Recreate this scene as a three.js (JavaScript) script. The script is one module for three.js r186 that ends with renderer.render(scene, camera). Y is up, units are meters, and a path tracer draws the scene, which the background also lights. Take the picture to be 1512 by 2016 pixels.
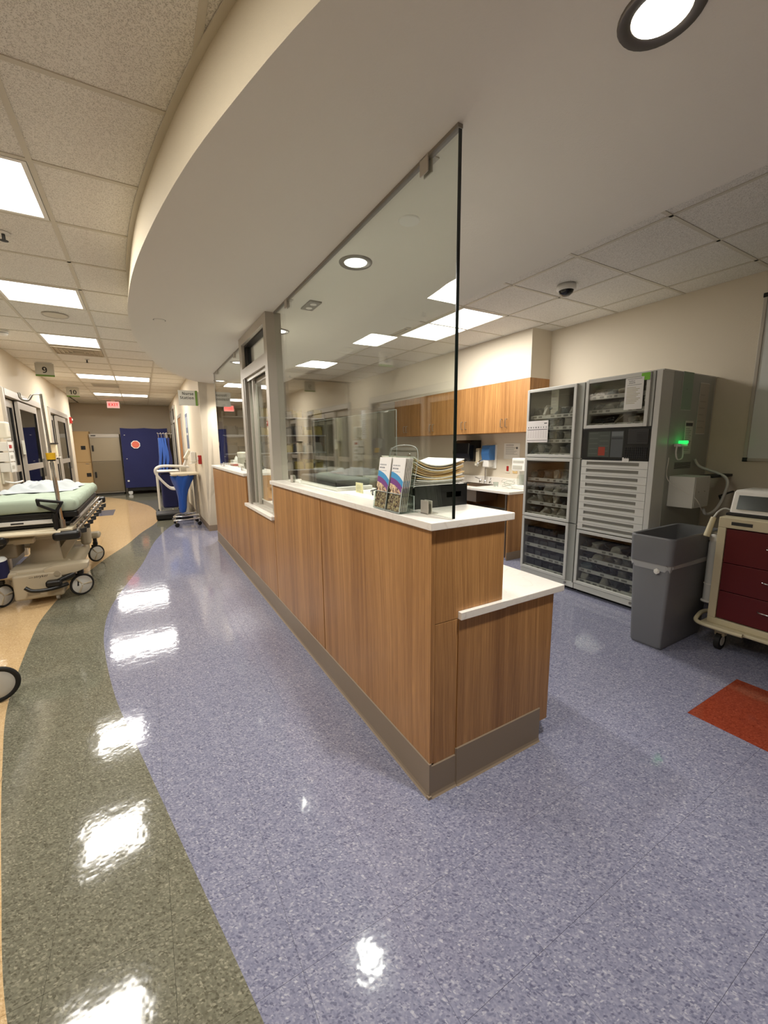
import * as THREE from 'three';
import { RoundedBoxGeometry } from 'three/addons/geometries/RoundedBoxGeometry.js';
import { mergeGeometries, toCreasedNormals } from 'three/addons/utils/BufferGeometryUtils.js';
import { RectAreaLightUniformsLib } from 'three/addons/lights/RectAreaLightUniformsLib.js';

// ---------- camera, light, exposure ----------
RectAreaLightUniformsLib.init();
const scene = new THREE.Scene();
scene.background = new THREE.Color(0x000000);
const EYE = 1.43;
const camera = new THREE.PerspectiveCamera(102.73, 1512 / 2016, 0.05, 60);
camera.position.set(0, EYE, 0);
camera.rotation.order = 'YXZ';
camera.rotation.set(THREE.MathUtils.degToRad(-9.39), THREE.MathUtils.degToRad(-30.19), THREE.MathUtils.degToRad(-0.6));
const renderer = new THREE.WebGLRenderer();
renderer.toneMapping = THREE.LinearToneMapping;
renderer.toneMappingExposure = 2.0;
renderer.shadowMap.enabled = true;
const PANEL = 16;          // radiance of the ceiling panels
const PANEL_COL = new THREE.Color(1.0, 0.962, 0.895);
const SPOT = 5.0;          // candela of the recessed downlights

// ---------- helpers ----------
let seed = 12345;
const rnd = () => { seed = (seed * 1664525 + 1013904223) >>> 0; return seed / 4294967296; };
const rr = (a, b) => a + (b - a) * rnd();
const V = (x, y, z) => new THREE.Vector3(x, y, z);
const used = {};
function numbered(n) { used[n] = (used[n] ?? -1) + 1; return used[n] ? n + '_' + String(used[n]).padStart(3, '0') : n; }
function clean(g) {
  g = g.index ? g.toNonIndexed() : g;
  for (const k of Object.keys(g.attributes)) if (!['position', 'normal', 'uv'].includes(k)) g.deleteAttribute(k);
  if (!g.attributes.uv) g.setAttribute('uv', new THREE.BufferAttribute(new Float32Array(g.attributes.position.count * 2), 2));
  g.morphAttributes = {};
  return g;
}
function merge(list) { list = [list].flat(9); return list.length === 1 ? clean(list[0]) : mergeGeometries(list.map(clean)); }
function part(name, geos, m, parent) {
  const o = new THREE.Mesh(merge(geos), m); o.name = name; o.castShadow = o.receiveShadow = true;
  if (parent) parent.add(o); else { o.name = numbered(name); scene.add(o); }
  return o;
}
function tag(o, label, category, group, kind) {
  if (label) o.userData.label = label; if (category) o.userData.category = category;
  if (group) o.userData.group = group; if (kind) o.userData.kind = kind; return o;
}
function thing(name, label, category, p = [0, 0, 0], turn = 0, group) {
  const o = new THREE.Group(); o.name = numbered(name); o.position.set(...p); o.rotation.y = turn; scene.add(o);
  return tag(o, label, category, group);
}
function struct(name, geos, m, label) {
  const o = geos ? part(name, geos, m) : new THREE.Group();
  o.name = name; if (!geos) scene.add(o); o.userData.kind = 'structure'; if (label) o.userData.label = label; return o;
}
function dup(root, p, turn, label) {
  const r = root.clone(); r.name = numbered(root.name.replace(/_\d{3}$/, '')); scene.add(r); r.position.set(...p); r.rotation.y = turn;
  r.userData = { ...root.userData }; if (label) r.userData.label = label; return r;
}
// box from extents
function ex(x0, x1, y0, y1, z0, z1, r = 0) {
  const w = Math.abs(x1 - x0), h = Math.abs(y1 - y0), d = Math.abs(z1 - z0);
  const g = r ? new RoundedBoxGeometry(w, h, d, 2, Math.min(r, w / 2.01, h / 2.01, d / 2.01)) : new THREE.BoxGeometry(w, h, d);
  g.translate((x0 + x1) / 2, (y0 + y1) / 2, (z0 + z1) / 2); return g;
}
function box(w, h, d, x, y, z, r = 0) { return ex(x - w / 2, x + w / 2, y - h / 2, y + h / 2, z - d / 2, z + d / 2, r); }
function tube(pts, r, seg = 6, n, closed = false, straight = false) {
  const v = pts.map(p => p.isVector3 ? p : V(...p));
  if (straight || v.length === 2) {
    const gs = [];
    for (let i = 0; i < v.length - 1; i++) gs.push(rod(v[i], v[i + 1], r, r, seg));
    for (let i = 1; i < v.length - 1; i++) { const s = new THREE.SphereGeometry(r, seg, 4); s.translate(v[i].x, v[i].y, v[i].z); gs.push(s); }
    return merge(gs);
  }
  return new THREE.TubeGeometry(new THREE.CatmullRomCurve3(v, closed, 'centripetal'), n || v.length * 6, r, seg, closed);
}
function rod(a, b, r0, r1 = r0, seg = 8) {
  a = a.isVector3 ? a : V(...a); b = b.isVector3 ? b : V(...b);
  const d = b.clone().sub(a), g = new THREE.CylinderGeometry(r1, r0, d.length(), seg);
  g.translate(0, d.length() / 2, 0);
  g.applyQuaternion(new THREE.Quaternion().setFromUnitVectors(V(0, 1, 0), d.normalize())); g.translate(a.x, a.y, a.z); return g;
}
function lathe(pts, seg = 20) { return new THREE.LatheGeometry(pts.map(p => new THREE.Vector2(...p)), seg); }
function extrude(pts, depth, bevel = 0) {
  const s = new THREE.Shape(pts.map(p => new THREE.Vector2(...p)));
  return new THREE.ExtrudeGeometry(s, { depth, bevelEnabled: bevel > 0, bevelSize: bevel, bevelThickness: bevel, bevelSegments: 2, steps: 1, curveSegments: 6 });
}
// uv in metres from the dominant face direction
function muv(geos, ou = 0, ov = 0) {
  const g = merge(geos), p = g.attributes.position, n = g.attributes.normal, uv = g.attributes.uv;
  for (let i = 0; i < p.count; i++) {
    const ax = Math.abs(n.getX(i)), ay = Math.abs(n.getY(i)), az = Math.abs(n.getZ(i));
    if (ay > ax && ay > az) uv.setXY(i, p.getX(i) + ou, p.getZ(i) + ov);
    else if (ax > az) uv.setXY(i, p.getZ(i) + ou, p.getY(i) + ov);
    else uv.setXY(i, p.getX(i) + ou, p.getY(i) + ov);
  }
  return g;
}
// periodic value noise
function lattice(n, s) { let q = s * 2654435761 >>> 0; const a = new Float32Array(n * n); for (let i = 0; i < n * n; i++) { q = (q * 1664525 + 1013904223) >>> 0; a[i] = q / 4294967296; } return a; }
function vnoise(w, h, fx, fy, s) {
  const n = Math.max(fx, fy), L = lattice(n, s), out = new Float32Array(w * h), sm = t => t * t * (3 - 2 * t);
  for (let j = 0; j < h; j++) { const y = j / h * fy, y0 = Math.floor(y) % fy, y1 = (y0 + 1) % fy, ty = sm(y - Math.floor(y));
    for (let i = 0; i < w; i++) { const x = i / w * fx, x0 = Math.floor(x) % fx, x1 = (x0 + 1) % fx, tx = sm(x - Math.floor(x));
      const a = L[y0 * n + x0], b = L[y0 * n + x1], c = L[y1 * n + x0], d = L[y1 * n + x1];
      out[j * w + i] = a + (b - a) * tx + (c - a + (a - b - c + d) * tx) * ty; } }
  return out;
}
function dataTex(w, h, f, srgb = true, sizeU = 1, sizeV = sizeU) {
  const d = new Uint8Array(w * h * 4), c = [0, 0, 0];
  for (let i = 0; i < w * h; i++) { f(i, c); d[i * 4] = c[0]; d[i * 4 + 1] = c[1]; d[i * 4 + 2] = c[2]; d[i * 4 + 3] = 255; }
  const t = new THREE.DataTexture(d, w, h); t.wrapS = t.wrapT = THREE.RepeatWrapping; t.magFilter = t.minFilter = THREE.LinearFilter;
  t.repeat.set(1 / sizeU, 1 / sizeV); if (srgb) t.colorSpace = THREE.SRGBColorSpace; t.needsUpdate = true; return t;
}
function canvasTex(w, h, draw) {
  const c = document.createElement('canvas'); c.width = w; c.height = h; const g = c.getContext('2d'); draw(g, w, h);
  const t = new THREE.CanvasTexture(c); t.colorSpace = THREE.SRGBColorSpace; t.magFilter = THREE.LinearFilter; return t;
}
const mat = (color, roughness = 0.5, o = {}) => new THREE.MeshPhysicalMaterial({ color, roughness, ...o });
const lerp3 = (c, a, b, t) => { c[0] = a[0] + (b[0] - a[0]) * t; c[1] = a[1] + (b[1] - a[1]) * t; c[2] = a[2] + (b[2] - a[2]) * t; };

// ---------- textures ----------
// vinyl composition chips: tone per pixel, -1..1
const VN = 1024, VSIZE = 0.9144;
const chip = new Float32Array(VN * VN);
{
  const f = vnoise(VN, VN, 200, 200, 3), f2 = vnoise(VN, VN, 90, 90, 9);
  for (let i = 0; i < VN * VN; i++) chip[i] = (f[i] - 0.5) * 0.45 + (f2[i] - 0.5) * 0.3;
  const N = 21000;
  for (let k = 0; k < N; k++) {
    const cx = rnd() * VN, cy = rnd() * VN, a = rr(1.8, 6.8), b = a * rr(0.3, 0.55), th = 0.6 + (rnd() - 0.5) * 1.3, u = rnd();
    const tone = u < 0.42 ? rr(-1, -0.35) : u < 0.8 ? rr(0.2, 0.7) : u < 0.9 ? rr(0.8, 1) : rr(-0.2, 0.2);
    const ct = Math.cos(th), st = Math.sin(th), R = Math.ceil(a);
    for (let y = -R; y <= R; y++) for (let x = -R; x <= R; x++) {
      const p = (x * ct + y * st) / a, q = (-x * st + y * ct) / b; const e = p * p + q * q;
      if (e > 1) continue;
      const i = ((Math.floor(cy) + y + VN) % VN) * VN + (Math.floor(cx) + x + VN) % VN;
      chip[i] = chip[i] * 0.3 + tone * 0.7;
    }
  }
}
function vct(base, dark, light) {
  return dataTex(VN, VN, (i, c) => { const t = Math.max(-1, Math.min(1, chip[i])); t < 0 ? lerp3(c, base, dark, -t) : lerp3(c, base, light, t); }, true, VSIZE);
}
const waxN = (() => { const a = vnoise(512, 512, 12, 12, 21), b = vnoise(512, 512, 40, 40, 22), e = vnoise(512, 512, 128, 128, 23); return dataTex(512, 512, (i, c) => { c[0] = c[1] = c[2] = 255 * (0.55 * a[i] + 0.33 * b[i] + 0.12 * e[i]); }, false, 1.21); })();
const floorMat = (map) => new THREE.MeshPhysicalMaterial({ map, roughness: 0.08, bumpMap: waxN, bumpScale: 0.0007, ior: 1.5 });
const F = {
  blue: floorMat(vct([129, 130, 151], [86, 87, 110], [186, 185, 193])),
  green: floorMat(vct([112, 110, 95], [76, 74, 61], [164, 160, 140])),
  tan: floorMat(vct([205, 174, 130], [178, 146, 102], [226, 200, 160])),
  red: floorMat(vct([140, 60, 38], [108, 40, 26], [166, 84, 58])),
  slate: floorMat(vct([96, 98, 118], [62, 64, 84], [150, 150, 160])),
};
// laminate with straight vertical grain
const WN = 1024;
const woodTex = (() => {
  const a = vnoise(WN, WN, 220, 5, 31), b = vnoise(WN, WN, 60, 3, 32), c0 = vnoise(WN, WN, 13, 2, 33), d = vnoise(WN, WN, 460, 40, 34), w = vnoise(WN, WN, 6, 4, 35);
  return dataTex(WN, WN, (i, c) => {
    const y = Math.floor(i / WN), x = i % WN, xs = (x + Math.floor((w[i] - 0.5) * 46) + WN) % WN, j = y * WN + xs;
    let t = 0.3 * a[j] + 0.3 * b[j] + 0.2 * c0[j] + 0.24 * d[i] - 0.02; t = Math.max(0, Math.min(1, (t - 0.5) * 1.35 + 0.5));
    lerp3(c, [136, 93, 51], [196, 146, 90], t);
  }, true, 1.1, 2.6);
})();
const wood = new THREE.MeshPhysicalMaterial({ map: woodTex, roughness: 0.42 });
const quartzTex = (() => { const a = vnoise(512, 512, 9, 9, 41), b = vnoise(512, 512, 30, 30, 42), d = vnoise(512, 512, 90, 90, 43); return dataTex(512, 512, (i, c) => { const v = Math.abs(a[i] + 0.35 * b[i] - 0.67); const t = Math.max(0, 1 - v / 0.035) * b[i] * 0.55 + (d[i] - 0.5) * 0.12; lerp3(c, [232, 226, 217], [196, 182, 168], Math.max(0, t)); }, true, 0.9); })();
const quartz = new THREE.MeshPhysicalMaterial({ map: quartzTex, roughness: 0.3 });
// fissured ceiling tile
const tileTone = (() => { const N = 1024, h = new Float32Array(N * N).fill(1); for (let k = 0; k < 26000; k++) { const cx = rnd() * N, cy = rnd() * N, th = rnd() * 3.14, L = rr(0.8, 6.5), w = rr(0.6, 1.6), ct = Math.cos(th), st = Math.sin(th), dp = rr(0.3, 0.9); for (let y = -7; y <= 7; y++) for (let x = -7; x <= 7; x++) { const p = (x * ct + y * st) / L, q = (-x * st + y * ct) / w; if (p * p + q * q > 1) continue; h[((Math.floor(cy) + y + N) % N) * N + (Math.floor(cx) + x + N) % N] = 1 - dp; } } return h; })();
const tileTex = dataTex(1024, 1024, (i, c) => lerp3(c, [150, 143, 130], [232, 228, 219], 0.3 + 0.7 * tileTone[i]), true, 0.7);
const tileBump = dataTex(1024, 1024, (i, c) => { c[0] = c[1] = c[2] = 255 * tileTone[i]; }, false, 0.7);
const tileMat = new THREE.MeshPhysicalMaterial({ map: tileTex, bumpMap: tileBump, bumpScale: 0.001, roughness: 0.95 });
const paintBump = (() => { const a = vnoise(256, 256, 128, 128, 51), b = vnoise(256, 256, 50, 50, 52); return dataTex(256, 256, (i, c) => { c[0] = c[1] = c[2] = 255 * (0.6 * a[i] + 0.4 * b[i]); }, false, 0.35); })();
const paint = (color, roughness = 0.7) => new THREE.MeshPhysicalMaterial({ color, roughness, bumpMap: paintBump, bumpScale: 0.0005 });

const M = {
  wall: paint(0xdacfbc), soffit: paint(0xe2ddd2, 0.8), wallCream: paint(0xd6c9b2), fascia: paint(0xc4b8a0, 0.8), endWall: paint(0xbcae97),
  gridBar: mat(0xc9c2b2, 0.5), darkenedCore: mat(0x3a2c1f, 0.9), cove: mat(0x8b7a66, 0.5), base: mat(0x5f5a55, 0.6),
  alu: mat(0xb7b0a5, 0.4, { metalness: 0.2 }), aluDark: mat(0x8d877d, 0.4, { metalness: 0.4 }), gasket: mat(0x14110f, 0.6),
  chrome: mat(0xd8d8d8, 0.12, { metalness: 1 }), steel: mat(0xa9a59c, 0.3, { metalness: 0.9 }), steelRough: mat(0x9a9388, 0.36, { metalness: 0.8 }),
  black: mat(0x121212, 0.4), blackGloss: mat(0x0d0c0c, 0.15), dark: mat(0x2a2826, 0.6), rubber: mat(0x1b1a19, 0.75),
  white: mat(0xe6e3dc, 0.5), offwhite: mat(0xd9d2c0, 0.5), paper: mat(0xece9e2, 0.8), manila: mat(0xd9b981, 0.8), cream: mat(0xd8ccb0, 0.45),
  glass: new THREE.MeshPhysicalMaterial({ color: 0xf8fbf8, roughness: 0.0, transmission: 1, thickness: 0, ior: 1.52 }),
  glassTint: new THREE.MeshPhysicalMaterial({ color: 0x9ea39c, roughness: 0.02, transmission: 1, thickness: 0, ior: 1.5 }),
  acrylic: new THREE.MeshPhysicalMaterial({ color: 0xeef2f0, roughness: 0.02, transmission: 1, thickness: 0, ior: 1.49 }),
  acrylicEdge: mat(0xaeb6b2, 0.2), cabGlass: new THREE.MeshPhysicalMaterial({ color: 0xedeeec, roughness: 0.02, transmission: 1, thickness: 0, ior: 1.5 }), glassEdge: mat(0x0c1512, 0.2),
  beige: mat(0xbdb199, 0.5), beigeDark: mat(0x9c917c, 0.5), sheet: mat(0xadbba8, 0.9), linen: mat(0xe3e6e4, 0.9),
  navy: mat(0x1b1f4e, 0.85), blueCloth: mat(0x2b4f9a, 0.85), bagBlue: mat(0x1d53ab, 0.35), purple: mat(0x2c1746, 0.8),
  lockerTan: mat(0xbb9c6c, 0.5), greyCab: mat(0xcfcec8, 0.42), greyCabDark: mat(0xa5a69f, 0.5), drawer: mat(0xdad9d3, 0.42), labelSlot: mat(0x8c8a84, 0.4),
  bin: mat(0x75767a, 0.5), cartCream: mat(0xcdc2a2, 0.5), cartRed: mat(0x5a090a, 0.42), yellow: mat(0xe3b31c, 0.5), red: mat(0xa8231c, 0.5),
  green: mat(0x6d8f3a, 0.6), signGrey: mat(0xb9b6aa, 0.6), doorWood: mat(0xa9743f, 0.5), curtain: mat(0xa8a292, 0.95), blueGrey: mat(0x3c6ea8, 0.4),
  liner: new THREE.MeshPhysicalMaterial({ color: 0xf2f2f0, roughness: 0.25, transmission: 0.6, thickness: 0 }),
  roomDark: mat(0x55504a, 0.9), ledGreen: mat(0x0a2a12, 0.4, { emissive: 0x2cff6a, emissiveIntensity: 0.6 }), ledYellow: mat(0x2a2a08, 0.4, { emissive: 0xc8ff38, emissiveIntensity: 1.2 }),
  screenOff: mat(0x20231f, 0.2), darkTrim: mat(0x6a645c, 0.35, { metalness: 0.5 }),
};
// a printed sheet: face plane with a drawing, returns material
const printMat = (w, h, draw, rough = 0.7) => new THREE.MeshPhysicalMaterial({ map: canvasTex(w, h, draw), roughness: rough });
function linesPrint(g, w, h, o = {}) {
  g.fillStyle = o.bg || '#ece9e2'; g.fillRect(0, 0, w, h);
  if (o.head) { g.fillStyle = o.head; g.fillRect(w * 0.06, h * 0.05, w * 0.88, h * 0.1); }
  let y = h * (o.start || 0.22); g.fillStyle = o.ink || '#8a8782';
  for (let k = 0; y < h * (o.end || 0.9); k++, y += h * (o.step || 0.055)) g.fillRect(w * 0.1, y, w * (0.5 + 0.3 * ((k * 37 % 10) / 10)), h * 0.018);
}

// ---------- setting: floor ----------
const C = 2.74, S = 2.44;                    // hung ceiling, underside of the soffit
function spline(pts) {                         // x as a function of z through [z, x] points (z falling)
  return z => {
    let i = 0; while (i < pts.length - 2 && z < pts[i + 1][0]) i++;
    const p1 = pts[i], p2 = pts[i + 1], p0 = pts[i - 1] || [2 * p1[0] - p2[0], 2 * p1[1] - p2[1]], p3 = pts[i + 2] || [2 * p2[0] - p1[0], 2 * p2[1] - p1[1]];
    const h = p2[0] - p1[0], t = (z - p1[0]) / h, m1 = (p2[1] - p0[1]) / (p2[0] - p0[0]) * h, m2 = (p3[1] - p1[1]) / (p3[0] - p1[0]) * h;
    const t2 = t * t, t3 = t2 * t; return (2 * t3 - 3 * t2 + 1) * p1[1] + (t3 - 2 * t2 + t) * m1 + (-2 * t3 + 3 * t2) * p2[1] + (t3 - t2) * m2;
  };
}
const blueEdge = spline([[2.6, 1.2], [0, 0.29], [-0.852, 0.133], [-1.317, 0.031], [-2.047, -0.131], [-2.681, -0.268], [-3.461, -0.372], [-3.95, -0.392], [-4.361, -0.367], [-4.955, -0.272], [-5.748, -0.129], [-7.172, 0.06], [-8.4, 0.36], [-9.6, 0.86], [-11, 1.6], [-15.5, 3]]);
const tanEdge = spline([[2.6, 0.9], [0, -0.02], [-1.185, -0.426], [-1.602, -0.529], [-2.275, -0.675], [-2.92, -0.79], [-4.056, -0.868], [-4.461, -0.858], [-5.099, -0.79], [-6.231, -0.553], [-7.049, -0.324], [-7.9, -0.143], [-8.771, 0.089], [-9.641, 0.184], [-10.84, 0.108], [-11.715, -0.028], [-13.18, -0.487], [-14.2, -1.0], [-15.5, -1.9]]);
const floorG = struct('floor', null, null, 'vinyl tile floor in curving blue, green and tan fields');
part('subfloor', ex(-4.4, 4.6, -0.12, -0.0032, -15.9, 2.9), M.dark, floorG);
{
  const T = 0.3048, X0 = 2.385 - 14 * T, Z0 = -0.2925 + 9 * T, g2 = 0.00035;
  camera.updateMatrixWorld(); camera.updateProjectionMatrix();
  const inv = camera.matrixWorldInverse.copy(camera.matrixWorld).invert(), pm = camera.projectionMatrix;
  const tiles = [];
  const piece = (zs, L, R, col, u0, v0, q) => {               // strip between left and right edges along zs
    const pos = [], nor = [], uv = [], idx = (a, b, c, n) => { for (const p of [a, b, c]) { pos.push(...p); nor.push(...n); const U = p[0] + u0, W = p[2] + v0; q ? uv.push(W, U) : uv.push(U, W); } };
    for (let k = 0; k < zs.length - 1; k++) {
      const a = [L[k], 0, zs[k]], b = [R[k], 0, zs[k]], c = [R[k + 1], 0, zs[k + 1]], d = [L[k + 1], 0, zs[k + 1]];
      idx(a, b, c, [0, 1, 0]); idx(a, c, d, [0, 1, 0]);
      for (const [e, f, n] of [[b, c, [1, 0, 0]], [d, a, [-1, 0, 0]]]) { const e2 = [e[0], -0.003, e[2]], f2 = [f[0], -0.003, f[2]]; idx(e, e2, f2, n); idx(e, f2, f, n); }
    }
    const e = zs.length - 1;
    for (const [k, n] of [[0, [0, 0, 1]], [e, [0, 0, -1]]]) { const a = [L[k], 0, zs[k]], b = [R[k], 0, zs[k]], a2 = [L[k], -0.003, zs[k]], b2 = [R[k], -0.003, zs[k]]; if (k === 0) { idx(a, a2, b2, n); idx(a, b2, b, n); } else { idx(b, b2, a2, n); idx(b, a2, a, n); } }
    const g = new THREE.BufferGeometry();
    g.setAttribute('position', new THREE.Float32BufferAttribute(pos, 3)); g.setAttribute('normal', new THREE.Float32BufferAttribute(nor, 3)); g.setAttribute('uv', new THREE.Float32BufferAttribute(uv, 2));
    const cx = (L[0] + R[0] + L[e] + R[e]) / 4, cz = (zs[0] + zs[e]) / 2, corners = [[L[0], zs[0]], [R[0], zs[0]], [R[e], zs[e]], [L[e], zs[e]]].map(([x, z]) => V(x, 0, z).applyMatrix4(inv));
    let area = 0;
    if (corners.every(p => p.z < -0.1)) { const s = corners.map(p => p.clone().applyMatrix4(pm)); for (let k = 0; k < 4; k++) { const a = s[k], b = s[(k + 1) % 4]; area += a.x * b.y - b.x * a.y; } area = Math.abs(area); if (!s.some(p => Math.abs(p.x) < 1 && Math.abs(p.y) < 1)) area = 0; }
    if (cx > 0.9 && cx < 1.5 && cz < -1.25) area = 0;            // under the counter
    if (cx > 1.4 && cz < -1.6 && cx < 3.4 && cx / -cz < 1.05) area = 0;
    tiles.push({ g, col, area });
  };
  for (let iz = 0; iz < 62; iz++) for (let ix = -7; ix < 24; ix++) {
    const x0 = X0 + ix * T + g2, x1 = X0 + (ix + 1) * T - g2, z1 = Z0 - iz * T - g2, z0 = Z0 - (iz + 1) * T + g2, cx = (x0 + x1) / 2, cz = (z0 + z1) / 2;
    if (x1 < -4.4 || x0 > 4.42 || z1 < -15.6) continue;
    const u0 = rnd() * 0.9, v0 = rnd() * 0.9, q = (ix + iz) % 2 === 0 && false;
    let only = null;
    if (cx > 2.385 && cx < 2.385 + 2 * T && cz > -0.9 && cz < -0.2) only = 'red';
    if ((cx > -1.0 && cx < -0.62 && cz > -11.2 && cz < -10.5) || (cx < -1.2 && cx > -1.5 && cz < -6.4 && cz > -6.9)) only = 'slate';
    const ge = [blueEdge(z0), blueEdge(cz), blueEdge(z1)], te = [tanEdge(z0), tanEdge(cz), tanEdge(z1)];
    const crosses = [...ge, ...te].some(v => v > x0 && v < x1) && !only, n = crosses ? 8 : 1, zs = [];
    for (let k = 0; k <= n; k++) zs.push(z1 + (z0 - z1) * k / n);
    const cl = v => Math.max(x0, Math.min(x1, v));
    if (!crosses) { piece(zs, zs.map(() => x0), zs.map(() => x1), only || (cx > ge[1] ? 'blue' : cx > te[1] ? 'green' : 'tan'), u0, v0, q); continue; }
    const A = zs.map(z => cl(tanEdge(z))), B = zs.map(z => Math.max(cl(tanEdge(z)), cl(blueEdge(z))));
    const add = (L, R, col, k) => { // keep the run of rows with real width
      let a = -1; for (let i = 0; i <= n; i++) { const wide = R[i] - L[i] > 1e-4; if (wide && a < 0) a = Math.max(0, i - 1); if ((!wide || i === n) && a >= 0) { const e2 = Math.min(n, i); if (e2 > a) piece(zs.slice(a, e2 + 1), L.slice(a, e2 + 1), R.slice(a, e2 + 1), col, u0 + k * 0.31, v0 + k * 0.17, q); a = -1; } }
    };
    add(zs.map(() => x0), A, 'tan', 0); add(A.map(v => v), B, 'green', 1); add(B, zs.map(() => x1), 'blue', 2);
  }
  tiles.sort((a, b) => b.area - a.area);
  tiles.slice(0, 300).forEach(t => part('floor_tile', t.g, F[t.col], floorG));
  const rest = {}; tiles.slice(300).forEach(t => (rest[t.col] ??= []).push(t.g));
  const cols = Object.keys(rest), gs = cols.map(k => mergeGeometries(rest[k].map(clean)));
  const all = mergeGeometries(gs, true), m = new THREE.Mesh(all, cols.map(k => F[k])); m.name = 'floor_tiles'; m.receiveShadow = m.castShadow = true; m.userData.kind = 'stuff'; floorG.add(m);
}

// ---------- setting: soffit, ceiling ----------
const soffitEdge = spline([[2.6, 2.6], [0, 0.86], [-1.078, 0.455], [-1.47, 0.335], [-1.84, 0.24], [-2.37, 0.14], [-3.0, 0.053], [-3.67, 0.006], [-4.06, 0.0], [-4.56, 0.016], [-5.17, 0.075], [-5.6, 0.157], [-6.28, 0.288], [-6.75, 0.46], [-7.1, 0.632]].map(p => p.map(v => v * 0.975)));
{
  // the fascia leans in a little towards its top
  const rim = off => { const p = []; for (let k = 0; k <= 90; k++) { const z = 1.85 - (1.85 + 7.1) * k / 90; p.push([soffitEdge(z) + off, z]); } p.push([0.86 + off, -7.32], [1.08 + off * 0.5, -7.42], [2.1, -7.42], [2.1, 1.85]); return p; };
  const lo = rim(0), hi = rim(0.05), n = lo.length, top = C + 0.03, pos = [], nor = [], fan = (q, y, up) => { const sh = new THREE.Shape(q.map(p => new THREE.Vector2(p[0], -p[1]))), g = new THREE.ShapeGeometry(sh), P = g.attributes.position, ix = g.index.array; for (let i = 0; i < ix.length; i += 3) for (const j of up ? [ix[i], ix[i + 1], ix[i + 2]] : [ix[i], ix[i + 2], ix[i + 1]]) pos.push(P.getX(j), y, -P.getY(j)); };
  fan(lo, S, false); fan(hi, top, true);
  const sofG = struct('soffit', null, null, 'dropped plaster soffit with a curved edge over the counter'), take = () => { let q = new THREE.BufferGeometry(); q.setAttribute('position', new THREE.Float32BufferAttribute(pos.splice(0), 3)); q.computeVertexNormals(); return muv(toCreasedNormals(clean(q), 0.4)); };
  part('underside', take(), M.soffit, sofG);
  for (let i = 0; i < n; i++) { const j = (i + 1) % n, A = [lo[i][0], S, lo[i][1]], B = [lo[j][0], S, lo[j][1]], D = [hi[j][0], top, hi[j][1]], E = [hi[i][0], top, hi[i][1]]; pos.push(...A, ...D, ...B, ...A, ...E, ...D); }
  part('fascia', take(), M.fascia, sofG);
  const tp = []; for (let k = 0; k <= 90; k++) { const z = 1.85 - (1.85 + 7.1) * k / 90; tp.push([soffitEdge(z) + 0.046, -z]); } for (let k = 90; k >= 0; k--) { const z = 1.85 - (1.85 + 7.1) * k / 90; tp.push([soffitEdge(z) + 0.018, -z]); }
  const tg = extrude(tp, 0.006); tg.rotateX(-Math.PI / 2); tg.translate(0, C - 0.006, 0); struct('trim_3', tg, M.gridBar, 'metal wall angle along the curved soffit');
}
const ceilG = struct('ceiling', null, null, 'hung ceiling of white fissured tiles in a metal grid');
part('deck', ex(-4.5, 4.6, 2.762, 2.9, -15.9, 2.9), M.dark, ceilG);
const lightsAt = [];   // [x0, x1, z0, z1] openings taken by light panels and vents
{
  const T = 0.6096, zl = k => -2.66 + T * k;
  const cells = [], bars = [];
  const zone = (xs, k0, k1, xa, xb) => {
    for (let k = k0; k < k1; k++) for (let i = 0; i < xs.length - 1; i++) cells.push([Math.max(xs[i], xa), Math.min(xs[i + 1], xb), zl(k), zl(k + 1)]);
    for (const x of xs) if (x > xa + 0.01 && x < xb - 0.01) bars.push([x - 0.012, x + 0.012, zl(k0), zl(k1)]);
    for (let k = k0; k <= k1; k++) bars.push([xa, xb, zl(k) - 0.012, zl(k) + 0.012]);
  };
  zone([-1.55, -0.94, -0.33, 0.28, 0.89], -21, 8, -1.5, 0.89);
  zone([2.09, 2.21, 2.82, 3.43, 4.04, 4.36], -9, 8, 2.09, 4.36);
  zone([-2.16, -1.55], -21, -17, -1.8, -1.5);
  const H = [[-0.94, -0.33]];
  for (const k of [0, -3, -6, 3]) lightsAt.push([-0.94, -0.33, zl(k - 1), zl(k), 'hall']);
  for (const k of [-11, -16]) lightsAt.push([-0.94, 0.28, zl(k - 1), zl(k), 'wide']);
  lightsAt.push([2.82, 3.43, zl(-3), zl(-1), 'station']);
  for (const [x0, x1, z0, z1] of cells) {
    const cx = (x0 + x1) / 2, cz = (z0 + z1) / 2;
    if (lightsAt.some(l => cx > l[0] && cx < l[1] && cz > l[2] && cz < l[3])) continue;
    if (x1 < 2 && cz > -7.0 && x0 > soffitEdge(cz) + 0.14) continue;        // above the soffit
    if (x1 - x0 < 0.03) continue;
    part('ceiling_tile', muv(ex(x0 + 0.002, x1 - 0.002, 2.744, 2.756, z0 + 0.002, z1 - 0.002), rnd() * 0.7, rnd() * 0.7), tileMat, ceilG);
  }
  for (const [x0, x1, z0, z1] of bars) part('grid_bar', ex(x0, x1, C, C + 0.004, z0, z1), M.gridBar, ceilG);
}
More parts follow.
